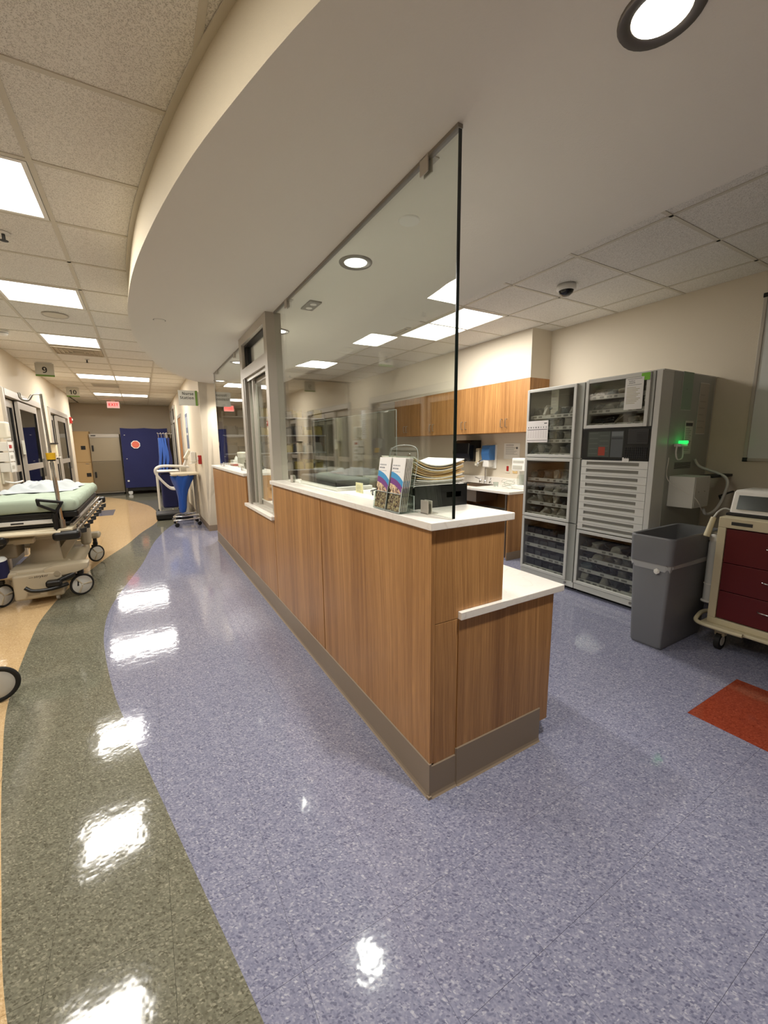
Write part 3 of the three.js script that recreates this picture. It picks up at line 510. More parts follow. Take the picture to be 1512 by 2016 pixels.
{
  const t = thing('printer', 'low dark office device with a grey tray behind the glass screen', 'office device', [1.12, CT, -2.62]);
  wpart('body', [ex(1.0, 1.24, CT + 0.025, CT + 0.07, -2.95, -2.3, 0.012)], M.dark, t); wpart('base', ex(0.998, 1.245, CT, CT + 0.025, -2.96, -2.28, 0.006), M.greyCab, t); wpart('buttons', ex(0.9965, 0.998, CT + 0.008, CT + 0.018, -2.9, -2.6), M.white, t);
  notice('desk_note', 'cream note lying against the clear acrylic shield', 'note', 0.09, 0.06, [1.06, CT + 0.034, -2.1], '-x', (g, w, h) => linesPrint(g, w, h, { bg: '#e9e0b0' }));
  const a = thing('acrylic_shield', 'clear acrylic shield standing on the low desk behind the glass', 'acrylic shield', [1.5, 0.775, -2.9]);
  wpart('sheet', ex(1.497, 1.503, 0.776, 1.66, -4.0, -2.4), M.acrylic, a); wpart('sheet_rim', [ex(1.4985, 1.5015, 1.66, 1.6615, -4.0, -2.4), ex(1.4985, 1.5015, 0.776, 1.6615, -2.4, -2.3985)], M.acrylicEdge, a); wpart('foot', [box(0.14, 0.012, 0.03, 1.5, 0.782, -2.42), box(0.14, 0.012, 0.03, 1.5, 0.782, -3.98)], M.acrylicEdge, a);
  const mo = thing('computer_monitor', 'black computer monitor on the desk behind the paper stack', 'monitor', [1.45, 0.775, -1.95]);
  wpart('screen_back', [ex(1.36, 1.385, 0.98, 1.335, -2.3, -1.78, 0.008)], M.black, mo); wpart('screen', ex(1.3851, 1.387, 1.0, 1.32, -2.285, -1.795), M.screenOff, mo); wpart('stand', [ex(1.34, 1.36, 0.79, 1.1, -2.08, -2.0), box(0.18, 0.012, 0.22, 1.38, 0.782, -2.04, 0.004)], M.dark, mo);
  const mo2 = thing('computer_monitor', 'black computer monitor farther along the desk by the window post', 'monitor', [1.45, 0.775, -5.2]);
  wpart('screen_back', [ex(1.36, 1.385, 0.95, 1.3, -5.5, -4.9, 0.008)], M.black, mo2); wpart('screen', ex(1.3851, 1.387, 0.97, 1.285, -5.48, -4.92), M.screenOff, mo2); wpart('stand', [ex(1.34, 1.36, 0.79, 1.1, -5.24, -5.16), box(0.18, 0.012, 0.22, 1.38, 0.782, -5.2, 0.004)], M.dark, mo2);
  tag(part('desk_cable', tube([[1.08, CT + 0.006, -1.98], [1.12, CT + 0.02, -2.05], [1.16, CT + 0.006, -2.14], [1.2, CT + 0.03, -2.05], [1.25, CT + 0.006, -1.97]], 0.004, 6, 24), M.black), 'thin black cable looping on the countertop beside the letter tray', 'cable');
  // far counter clutter
  const fb = thing('wipes_tub', 'white wipes tub on the far countertop behind the glass', 'tub', [1.12, CT, -5.6]); part('tub', lathe([[0, 0], [0.055, 0], [0.058, 0.16], [0.058, 0.18]], 20), M.white, fb); part('lid', lathe([[0.06, 0.18], [0.06, 0.2], [0, 0.205]], 20), M.offwhite, fb); part('tub_label', lathe([[0.0592, 0.05], [0.0602, 0.13]], 20), M.signGrey, fb);
  const ph = thing('desk_phone', 'black desk phone on the far countertop near the window frame', 'phone', [1.13, CT, -5.0]); part('base', extrude([[-0.09, 0], [0.09, 0], [0.09, 0.03], [-0.09, 0.075]], 0.19, 0.004).translate(0, 0.004, -0.1), M.black, ph); part('handset', [box(0.05, 0.03, 0.2, -0.06, 0.1, 0, 0.012)], M.blackGloss, ph);
  const bx = thing('tissue_box', 'white tissue box with red print on the far countertop', 'box', [1.1, CT, -5.9]); part('box', box(0.12, 0.09, 0.22, 0, 0.045, 0, 0.002), M.white, bx); part('stripe', box(0.122, 0.03, 0.222, 0, 0.03, 0), M.red, bx); part('tissue', lathe([[0.001, 0.15], [0.02, 0.12], [0.03, 0.09]], 7), M.paper, bx);
}

// ---------- right wall: wooden cabinets, sink counter ----------
function pull(t, x, y, z, len, owner) { return wpart('handle', tube([[x, y - len / 2, z], [x - 0.028, y - len / 2, z], [x - 0.032, y - len / 2 + 0.012, z], [x - 0.032, y + len / 2 - 0.012, z], [x - 0.028, y + len / 2, z], [x, y + len / 2, z]], 0.0045, 6, 30), M.steel, t, owner); }
{
  const zs = [-3.45, -4.21, -4.97, -5.73, -6.49], where = ['nearest the supply cabinets', 'above the blue dispenser', 'above the black dispenser', 'farthest from the supply cabinets'];
  for (let k = 0; k < 4; k++) {
    const a = zs[k], b = zs[k + 1], t = thing('wall_cabinet', 'wood laminate wall cabinet with two doors, ' + where[k], 'cabinet', [4.19, 1.56, (a + b) / 2], 0, 'wall cabinets over the sink');
    wpart('body', muv(ex(4.04, 4.36, 1.56, 2.19, b + 0.001, a - 0.001), k * 0.37, 0.1), wood, t);
    const m = (a + b) / 2;
    for (const [z0, z1, hz] of [[a - 0.002, m + 0.0015, m + 0.04], [m - 0.0015, b + 0.002, m - 0.04]]) { const d = wpart('door', muv(ex(4.02, 4.0395, 1.562, 2.188, z1, z0, 0.002), rnd(), rnd()), wood, t); pull(t, 4.02, 1.68, hz, 0.1, d); }
  }
  const t = thing('sink_cabinet', 'dark open wood base cabinet under the white sink counter', 'cabinet', [4.05, 0, -4.9]);
  wpart('end_panel', muv(ex(3.75, 4.355, 0.02, 0.818, -3.48, -3.46), 0.2, 0.3), wood, t); wpart('divider_panel', muv(ex(3.77, 4.355, 0.02, 0.82, -4.75, -4.72), 0.5, 0.3), wood, t); wpart('end_panel', muv(ex(3.75, 4.355, 0.02, 0.82, -6.49, -6.47), 0.7, 0.3), wood, t);
  wpart('back_panel', muv(ex(4.335, 4.355, 0.02, 0.82, -6.47, -3.48), 0.1, 0.3), wood, t);
  for (let k = 0; k < 3; k++) { const d = wpart('door', muv(ex(3.75, 3.77, 0.12, 0.81, -4.752 - 0.574 * (k + 1) + 0.003, -4.752 - 0.574 * k), k * 0.4, 0.5), wood, t); pull(t, 3.75, 0.68, -4.752 - 0.574 * k - 0.05, 0.1, d); }
  wpart('toe_kick', [ex(3.8, 3.81, 0, 0.12, -6.47, -4.72), ex(3.74, 4.355, 0, 0.1, -3.459, -3.455)], M.cove, t); wpart('pipe', rod(V(3.77, 0.02, -3.52), V(3.77, 0.82, -3.52), 0.012, 0.012, 8), M.steelRough, t);
  const b = thing('storage_box', 'grey flat box standing inside the open kneehole below the sink counter', 'box', [4.05, 0, -4.1]); wpart('carton', ex(3.85, 4.3, 0.0, 0.5, -4.6, -3.6, 0.01), M.greyCabDark, b); wpart('lid', ex(3.84, 4.31, 0.5, 0.53, -4.61, -3.59, 0.006), M.greyCab, b);
  const ct = thing('sink_countertop', 'white sink countertop with backsplash below the wall cabinets', 'countertop', [4.04, 0.82, -4.95]);
  wpart('slab', muv([ex(3.72, 3.87, 0.82, 0.85, -6.5, -3.43, 0.003), ex(4.25, 4.358, 0.82, 0.85, -6.5, -3.43), ex(3.87, 4.25, 0.82, 0.85, -4.15, -3.43), ex(3.87, 4.25, 0.82, 0.85, -6.5, -4.75)]), quartz, ct); wpart('backsplash', muv(ex(4.335, 4.358, 0.85, 0.95, -6.5, -3.43, 0.003)), quartz, ct);
  wpart('sink_basin', [ex(3.87, 4.25, 0.64, 0.645, -4.75, -4.15), ex(3.865, 3.872, 0.64, 0.853, -4.755, -4.145), ex(4.246, 4.254, 0.64, 0.853, -4.755, -4.145), ex(3.87, 4.25, 0.64, 0.853, -4.158, -4.148), ex(3.87, 4.25, 0.64, 0.853, -4.752, -4.744)], M.steel, ct);
  const fa = thing('faucet', 'tall chrome gooseneck faucet with two blade handles at the sink', 'faucet', [4.29, 0.85, -4.42]);
  part('spout', tube([[0, 0, 0], [0, 0.22, 0], [-0.01, 0.29, 0], [-0.08, 0.335, 0], [-0.15, 0.3, 0], [-0.165, 0.25, 0]], 0.011, 8, 36), M.chrome, fa); part('base', lathe([[0, 0], [0.025, 0], [0.022, 0.02], [0.012, 0.05], [0, 0.05]], 12), M.chrome, fa);
  for (const s of [-1, 1]) { part('valve', lathe([[0, 0], [0.022, 0], [0.02, 0.03], [0.012, 0.055], [0, 0.06]], 12).translate(0, 0, s * 0.1), M.chrome, fa); part('handle', [rod(V(0, 0.055, s * 0.1), V(-0.05, 0.085, s * 0.16), 0.006, 0.008)], M.chrome, fa); }
}
{
  const t = thing('towel_dispenser', 'glossy black paper towel dispenser under the wall cabinets', 'dispenser', [4.26, 1.16, -4.78]);
  wpart('housing', extrude([[0, 0], [0.2, 0.02], [0.235, 0.12], [0.22, 0.26], [0.16, 0.3], [0, 0.3]], 0.33, 0.012).rotateY(-Math.PI / 2).rotateY(Math.PI / 2).rotateY(Math.PI).translate(4.345, 1.165, -4.6), M.blackGloss, t);
  wpart('lever', ex(4.11, 4.13, 1.155, 1.175, -4.86, -4.68, 0.004), M.dark, t);
  const s = thing('soap_dispenser', 'narrow cream soap dispenser beside the black towel dispenser', 'dispenser', [4.31, 1.12, -4.585]); wpart('body', ex(4.25, 4.359, 1.14, 1.36, -4.64, -4.53, 0.015), M.cream, s); wpart('nozzle', ex(4.25, 4.32, 1.1, 1.14, -4.62, -4.55, 0.01), M.offwhite, s); wpart('vent_slot', ex(4.2488, 4.2505, 1.31, 1.317, -4.62, -4.55), M.dark, s);
  const a = thing('sanitizer_dispenser', 'blue and white sanitizer dispenser left of the posted notice', 'dispenser', [4.3, 1.08, -4.39]); wpart('back_plate', ex(4.34, 4.36, 1.07, 1.41, -4.5, -4.27, 0.008), M.white, a); wpart('blue_cover', extrude([[0, 0], [0.1, 0], [0.12, 0.09], [0.1, 0.19], [0, 0.2]], 0.14, 0.006).rotateY(Math.PI).translate(4.34, 1.2, -4.3), M.blueGrey, a); wpart('lower_cover', ex(4.24, 4.34, 1.09, 1.2, -4.44, -4.32, 0.012), M.white, a);
  notice('posted_notice', 'white printed notice on the wall right of the blue dispenser', 'notice', 0.28, 0.215, [4.357, 1.32, -4.0], '-x', (g, w, h) => { linesPrint(g, w, h, { start: 0.2, step: 0.07, end: 0.75 }); g.fillStyle = '#555'; g.fillRect(w * 0.12, h * 0.1, w * 0.5, h * 0.03); g.beginPath(); g.ellipse(w * 0.82, h * 0.3, w * 0.06, h * 0.07, 0, 0, 7); g.fill(); });
  const sw = thing('wall_outlet', 'red emergency outlet cover above the sink counter', 'outlet', [4.357, 1.08, -4.06]); part('plate', box(0.006, 0.12, 0.08, 0, 0, 0, 0.002), M.offwhite, sw); part('socket', box(0.008, 0.07, 0.04, -0.002, 0, 0, 0.002), M.red, sw);
  const sw2 = thing('wall_outlet', 'tan outlet cover right of the red emergency outlet', 'outlet', [4.357, 1.08, -3.93]); part('plate', box(0.006, 0.12, 0.08, 0, 0, 0, 0.002), M.manila, sw2); part('socket', box(0.008, 0.07, 0.036, -0.002, 0, 0, 0.002), M.cream, sw2);
  const br = thing('coffee_maker', 'white countertop machine with two label plates beside the supply cabinets', 'machine', [4.18, 0.85, -3.62]);
  wpart('body', [ex(4.06, 4.33, 0.85, 0.9, -3.72, -3.5, 0.01), ex(4.2, 4.33, 0.9, 1.24, -3.72, -3.5, 0.01), ex(4.06, 4.33, 1.08, 1.24, -3.72, -3.5, 0.012)], M.white, br); wpart('label_plate', [ex(4.058, 4.061, 1.18, 1.21, -3.7, -3.53), ex(4.058, 4.061, 1.1, 1.15, -3.7, -3.55)], M.signGrey, br); wpart('jug', lathe([[0, 0], [0.05, 0], [0.055, 0.09], [0.035, 0.13]], 14).translate(4.12, 0.905, -3.61), M.acrylic, br);
  const tb = thing('suction_tubing', 'coil of clear plastic tubing on the sink counter', 'tubing', [4.05, 0.85, -3.75]); const p = []; for (let k = 0; k < 60; k++) { const a2 = k * 0.55; p.push([Math.cos(a2) * (0.07 + 0.02 * Math.sin(k)), 0.01 + k * 0.0016 + 0.012 * Math.sin(k * 1.3), Math.sin(a2) * (0.07 + 0.02 * Math.cos(k * 0.7))]); } part('coil', tube(p, 0.004, 5, 240), M.acrylic, tb);
  const cp = thing('specimen_cup', 'small clear cup on the sink counter beside the basin', 'cup', [4.1, 0.85, -4.02]); part('cup', lathe([[0, 0.002], [0.03, 0.002], [0.036, 0.06], [0.037, 0.06], [0.031, 0], [0, 0]], 14), M.acrylic, cp);
}

// ---------- supply cabinets ----------
const SX = 3.5;
function glassDoor(t, z0, z1, y0, y1, strip) {       // z0 near (right), z1 far (left); frame on the cabinet front with a pull channel at the right
  const f = 0.028, d = wpart('glass_door', [ex(SX - 0.022, SX, y0, y1, z1, z1 + f, 0.002), ex(SX - 0.022, SX, y0, y1, z0 - f - strip, z0 - strip, 0.002), ex(SX - 0.022, SX, y0, y0 + f, z1 + f, z0 - f - strip, 0.002), ex(SX - 0.022, SX, y1 - f, y1, z1 + f, z0 - f - strip, 0.002)], M.greyCab, t);
  wpart('pane', ex(SX - 0.014, SX - 0.01, y0 + f, y1 - f, z1 + f, z0 - f - strip), M.cabGlass, t, d);
  wpart('pull_channel', [ex(SX - 0.006, SX, y0, y1, z0 - strip, z0 - 0.018), ex(SX - 0.024, SX, y0, y1, z0 - 0.018, z0 - 0.003, 0.002)], M.greyCabDark, t, d); return d;
}
function shelf(t, y, z0, z1, n) {
  const s = wpart('shelf', ex(SX + 0.02, 4.3, y - 0.012, y, z1 + 0.02, z0 - 0.02), M.greyCabDark, t), st = wpart('label_strip', ex(SX + 0.012, SX + 0.02, y - 0.022, y + 0.012, z1 + 0.025, z0 - 0.025), M.drawer, t, s);
  const g = []; for (let k = 0; k < 7; k++) if (rnd() > 0.25) { const z = z1 + 0.05 + (z0 - z1 - 0.14) * k / 7; g.push(ex(SX + 0.0108, SX + 0.012, y - 0.014, y + 0.004, z, z + rr(0.025, 0.05))); } wpart('shelf_label', g, M.labelSlot, t, s);
}
const packMats = [mat(0x7d7c78, 0.4), mat(0x3b3f42, 0.4), mat(0xa9a69c, 0.5), mat(0x54585a, 0.35), mat(0x6e7f86, 0.3), mat(0x8c8270, 0.5), mat(0x2c2f33, 0.35), mat(0xbfbcb2, 0.4)];
function packs(label, group, y, z0, z1, hmax, kind) {
  let z = z1 + 0.035;
  while (z < z0 - 0.09) {
    const w = rr(0.055, 0.11), h = hmax * rr(0.55, 0.92), d = rr(0.16, 0.3), m = packMats[Math.floor(rnd() * packMats.length)];
    let g;
    if (kind === 'bin') g = [ex(0, d, 0, 0.004, 0, w), ex(0, 0.004, 0, h * 0.7, 0, w), ex(d - 0.004, d, 0, h, 0, w), ex(0, d, 0, h, 0, 0.004), ex(0, d, 0, h, w - 0.004, w), ex(0.03, d - 0.02, 0.004, h * rr(0.4, 0.8), 0.012, w - 0.012, 0.01)];
    else { g = new RoundedBoxGeometry(d, h, w, 2, Math.min(0.02, h * 0.3)); g.translate(d / 2, h / 2, w / 2); const p = g.attributes.position, s = rnd() * 9; for (let i = 0; i < p.count; i++) { const q = 1 + 0.12 * Math.sin(p.getY(i) * 60 + s + p.getZ(i) * 40); p.setX(i, d - (d - p.getX(i)) * q); } g.computeVertexNormals(); }
    const o = part(kind === 'bin' ? 'supply_bin' : 'supply_package', g, kind === 'bin' ? (rnd() < 0.7 ? packMats[6] : packMats[3]) : m); o.position.set(SX + 0.035, y + 0.0005, z); tag(o, label, kind === 'bin' ? 'bin' : 'package', group);
    z += w + rr(0.004, 0.02);
  }
}
function supplyBody(name, label, z0, z1, top) {
  const t = thing(name, label, 'supply cabinet', [3.93, 0, (z0 + z1) / 2]);
  wpart('body', [ex(SX, 4.355, top - 0.02, top, z1, z0, 0.003), ex(SX, 4.355, 0.09, top - 0.02, z1, z1 + 0.018), ex(SX, 4.355, 0.09, top - 0.02, z0 - 0.018, z0, 0.002), ex(4.33, 4.355, 0.09, top - 0.02, z1 + 0.018, z0 - 0.018), ex(SX, 4.355, 0.09, 0.11, z1 + 0.018, z0 - 0.018)], M.greyCab, t);
  wpart('plinth', ex(SX - 0.012, 4.34, 0.035, 0.09, z1, z0, 0.003), M.greyCab, t); wpart('toe_kick', ex(SX + 0.04, 4.34, 0, 0.035, z1 + 0.01, z0 - 0.01), M.gasket, t);
  wpart('lock', rod(V(SX - 0.012, 0.066, z0 - 0.09), V(SX - 0.018, 0.066, z0 - 0.09), 0.012, 0.012, 10), M.steel, t);
  return t;
}
{
  const z0 = -2.366, z1 = -3.01, t = supplyBody('supply_cabinet', 'grey supply cabinet with three stacked glass doors, on the left', z0, z1, 1.965);
  const rows = [[1.285, 1.96, [1.315, 1.45, 1.575, 1.69], 0.12, 'top', 'pack'], [0.668, 1.278, [0.7, 0.815, 0.93, 1.06], 0.11, 'middle', 'pack'], [0.095, 0.66, [0.125, 0.24, 0.36, 0.47], 0.1, 'bottom', 'bin']];
  for (const [y0, y1, ys, h, nm, kind] of rows) { glassDoor(t, z0, z1, y0, y1, 0.085); ys.forEach(y => { shelf(t, y, z0, z1); packs(`supplies on the ${['lowest', 'second lowest', 'second highest', 'highest'][ys.indexOf(y)]} shelf behind the ${nm} door of the left supply cabinet`, `supplies on one shelf behind the ${nm} left door`, y, z0, z1, h, kind); }); if (nm !== 'bottom') wpart('divider', ex(SX, 4.33, y0 - 0.008, y0 - 0.001, z1 + 0.018, z0 - 0.018), M.greyCabDark, t); }
  wpart('divider', ex(SX, 4.33, 0.66, 0.668, z1 + 0.018, z0 - 0.018), M.greyCabDark, t);
  notice('instruction_chart', 'white chart with a row of small symbols on the left glass door', 'chart', 0.26, 0.215, [SX - 0.024, 1.54, -2.868], '-x', (g, w, h) => { g.fillStyle = '#e9e3e0'; g.fillRect(0, 0, w, h); g.fillStyle = '#222'; g.fillRect(w * 0.82, h * 0.1, w * 0.13, h * 0.04); for (let k = 0; k < 8; k++) { g.fillStyle = ['#433', '#333', '#777', '#111', '#444', '#999', '#777', '#888'][k]; g.beginPath(); g.ellipse(w * (0.08 + k * 0.12), h * 0.3, w * 0.022, h * 0.04, 0, 0, 7); g.fill(); for (let j = 0; j < 5; j++) { g.fillStyle = '#c9bcbc'; g.fillRect(w * (0.05 + k * 0.12), h * (0.46 + j * 0.07), w * 0.07, h * 0.025); } } g.fillStyle = '#3a3030'; g.fillRect(w * 0.03, h * 0.39, w * 0.94, h * 0.025); g.fillRect(w * 0.02, h * 0.9, w * 0.96, h * 0.02); }, 320);
  notice('posted_notice', 'narrow paper standing on the top shelf of the left supply cabinet', 'notice', 0.085, 0.25, [SX + 0.03, 1.835, -2.72], '-x', (g, w, h) => linesPrint(g, w, h, { bg: '#c9c8bb', ink: '#aaa', step: 0.12 }));
}
{
  const z0 = -1.73, z1 = -2.36, t = supplyBody('supply_cabinet', 'grey supply cabinet with ten flat drawers and a keyboard, on the right', z0, z1, 1.98);
  glassDoor(t, z0 - 0.045, z1, 1.55, 1.97, 0.04); wpart('side_stile', [ex(SX - 0.022, SX, 0.095, 1.97, z0 - 0.043, z0, 0.002)], M.greyCab, t);
  [1.58, 1.7, 1.82].forEach((y, i) => { shelf(t, y, z0 - 0.04, z1); packs(`wrapped supplies on the ${['lowest', 'middle', 'highest'][i]} shelf behind the upper right glass door`, 'supplies on one shelf of the upper right door', y, z0 - 0.04, z1, 0.1, 'pack'); });
  const k = wpart('console', ex(SX - 0.02, SX + 0.1, 1.276, 1.546, z1 + 0.003, z0 - 0.044, 0.003), M.black, t);
  wpart('screen', sheetGeo(0.335, 0.235, [SX - 0.0206, 1.41, -2.15], '-x'), printMat(335, 235, (g, w, h) => { g.fillStyle = '#1c1e1d'; g.fillRect(0, 0, w, h); g.fillStyle = '#4c514c'; g.fillRect(14, 8, 200, h - 16); g.fillStyle = '#5b605b'; for (let k2 = 0; k2 < 9; k2++) g.fillRect(24 + (k2 % 2) * 96, 18 + k2 * 22, 80, 8); g.fillStyle = '#9c3a2c'; g.fillRect(112, 140, 62, 74); g.fillStyle = '#565a5d'; g.fillRect(222, 8, 104, h - 16); g.fillStyle = '#72777a'; g.fillRect(226, 14, 96, 34); g.fillStyle = '#3d4043'; g.fillRect(226, 60, 96, 16); }, 0.3), t, k);
  wpart('keypad', ex(SX - 0.024, SX - 0.02, 1.41, 1.53, -1.95, -1.79, 0.002), M.dark, t, k);
  const keys = []; for (let r = 0; r < 5; r++) for (let c = 0; c < 11; c++) keys.push(box(0.006, 0.014, 0.013, SX - 0.022, 1.3 + r * 0.019, -1.965 + c * 0.0165, 0)); wpart('keyboard', keys, M.rubber, t, k); wpart('vent_grille', [0, 1, 2, 3, 4, 5].map(r => ex(SX - 0.025, SX - 0.0238, 1.43 + r * 0.014, 1.434 + r * 0.014, -1.88, -1.8)), M.rubber, t, k);
  for (let i = 0; i < 10; i++) {
    const y1 = 1.272 - i * 0.0645, y0 = y1 - 0.0625, d = wpart('drawer', [ex(SX - 0.022, SX - 0.0081, y1 - 0.014, y1, z1 + 0.055, z0 - 0.115), ex(SX - 0.022, SX - 0.0081, y0, y0 + 0.02, z1 + 0.055, z0 - 0.115), ex(SX - 0.022, SX, y0, y1, z1 + 0.004, z1 + 0.055), ex(SX - 0.022, SX, y0, y1, z0 - 0.115, z0 - 0.046), ex(SX - 0.008, SX, y0, y1, z1 + 0.055, z0 - 0.115)], M.drawer, t);
    wpart('label_holder', ex(SX - 0.012, SX - 0.0082, y0 + 0.023, y1 - 0.016, z1 + 0.06, z0 - 0.12), M.labelSlot, t, d);
  }
  wpart('drawer_case', ex(SX + 0.001, 4.33, 0.62, 1.27, z1 + 0.02, z0 - 0.02), M.greyCabDark, t);
  glassDoor(t, z0 - 0.045, z1, 0.095, 0.618, 0.0);
  [0.13, 0.24, 0.35, 0.45].forEach((y, i) => { shelf(t, y, z0 - 0.04, z1); packs(`wrapped supplies on the ${['lowest', 'second lowest', 'second highest', 'highest'][i]} shelf behind the lower right glass door`, 'supplies on one shelf of the lower right door', y, z0 - 0.04, z1, 0.095, 'pack'); });
  wpart('side_panel', ex(SX + 0.15, 4.33, 0.1, 1.97, z0, z0 + 0.004), M.greyCabDark, t); wpart('side_vent', [0, 1, 2, 3, 4].map(i => ex(3.78, 4.05, 1.205 + i * 0.011, 1.21 + i * 0.011, z0 + 0.004, z0 + 0.006)), M.dark, t);
  wpart('receipt_tag', ex(SX - 0.024, SX - 0.02, 1.262, 1.3, -1.985, -1.93, 0.001), M.paper, t);
  notice('posted_notice', 'white notice with text taped to the upper right glass door', 'notice', 0.145, 0.25, [SX - 0.024, 1.815, -1.935], '-x', (g, w, h) => { linesPrint(g, w, h, { bg: '#e4e2dc', start: 0.3, end: 0.8, step: 0.05, ink: '#a8a07c' }); g.fillStyle = '#555'; g.font = 'bold 21px sans-serif'; g.fillText('SUPPLY', w * 0.18, h * 0.12); g.fillText('UPDATE', w * 0.18, h * 0.18); g.fillRect(w * 0.12, h * 0.22, w * 0.78, 4); g.fillRect(w * 0.1, h * 0.03, w * 0.8, 5); });
  tag(part('sticky_note', ex(SX - 0.0245, SX - 0.0225, 1.91, 1.965, -1.885, -1.82), mat(0x7fc43a, 0.7)), 'green sticky note at the top corner of the right glass door', 'note');
  const bx = thing('junction_box', 'white metal box mounted on the side of the supply cabinet', 'box', [3.95, 1.0, z0 + 0.1]); wpart('case', ex(3.72, 3.98, 0.9, 1.15, z0 + 0.0045, z0 + 0.19, 0.004), M.drawer, bx); wpart('cover', ex(3.73, 3.97, 0.91, 1.14, z0 + 0.19, z0 + 0.194, 0.001), M.greyCab, bx); wpart('screw', [rod(V(3.79, 1.03, z0 + 0.194), V(3.79, 1.03, z0 + 0.197), 0.004), rod(V(3.89, 1.03, z0 + 0.194), V(3.89, 1.03, z0 + 0.197), 0.004)], M.steelRough, bx);
  const sh = thing('wall_bracket', 'dark metal bracket on the wall behind the white box', 'bracket', [4.2, 1.13, z0 + 0.2]); wpart('arm', [ex(4.0, 4.355, 1.13, 1.15, z0 + 0.1, z0 + 0.2), rod(V(4.1, 0.98, z0 + 0.22), V(4.35, 1.0, z0 + 0.22), 0.008), rod(V(4.1, 0.98, z0 + 0.22), V(4.15, 0.93, z0 + 0.22), 0.008)], M.dark, sh);
  const sc = thing('badge_reader', 'badge reader with a glowing green light on the cabinet side', 'badge reader', [3.79, 1.36, z0 + 0.02]); wpart('cradle', [tube([[3.74, 1.41, z0 + 0.03], [3.72, 1.34, z0 + 0.035], [3.735, 1.29, z0 + 0.04], [3.79, 1.285, z0 + 0.04], [3.82, 1.3, z0 + 0.04], [3.83, 1.39, z0 + 0.03]], 0.006, 6, 30), ex(3.735, 3.85, 1.385, 1.41, z0 + 0.0045, z0 + 0.06, 0.008)], M.white, sc); wpart('light', ex(3.77, 3.85, 1.41, 1.435, z0 + 0.02, z0 + 0.062, 0.006), M.ledGreen, sc);
  const pl = new THREE.PointLight(0x2cff6a, 0.0025, 0, 2); pl.position.set(0.03, 0.075, 0.075); pl.castShadow = true; sc.add(pl);
  notice('tagged_card', 'white instruction card with a dark heading on the cabinet side', 'card', 0.13, 0.27, [3.95, 1.46, z0 + 0.008], '+z', (g, w, h) => linesPrint(g, w, h, { head: '#4a4048', bg: '#cfcac2' }));
  notice('green_card', 'pale green sheet hanging at the top of the cabinet side', 'sheet', 0.17, 0.3, [3.86, 1.83, z0 + 0.007], '+z', (g, w, h) => { g.fillStyle = '#93a692'; g.fillRect(0, 0, w, h); g.fillStyle = '#333'; g.beginPath(); g.arc(w * 0.45, h * 0.45, 5, 0, 7); g.fill(); });
  notice('posted_notice', 'pale sheet at the back of the cabinet side near the wall', 'notice', 0.16, 0.42, [4.15, 1.7, z0 + 0.007], '+z', (g, w, h) => linesPrint(g, w, h, { bg: '#b9b1a4', ink: '#a39b90', step: 0.13 }));
  tag(part('coiled_cable', tube([[4.08, 1.28, z0 + 0.02], [4.12, 1.22, z0 + 0.04], [4.14, 1.12, z0 + 0.24], [4.1, 0.95, z0 + 0.24], [4.0, 0.86, z0 + 0.23], [3.88, 0.85, z0 + 0.22], [3.86, 0.89, z0 + 0.21]], 0.011, 8, 40), M.greyCab), 'thick grey cable looping below the white box on the cabinet side', 'cable');
  tag(part('thin_cable', tube([[3.665, 1.3, z0 + 0.012], [3.68, 1.12, z0 + 0.015], [3.74, 0.98, z0 + 0.2], [3.84, 0.88, z0 + 0.21]], 0.003, 5, 30), M.white), 'thin white cable hanging from the badge reader', 'cable');
}

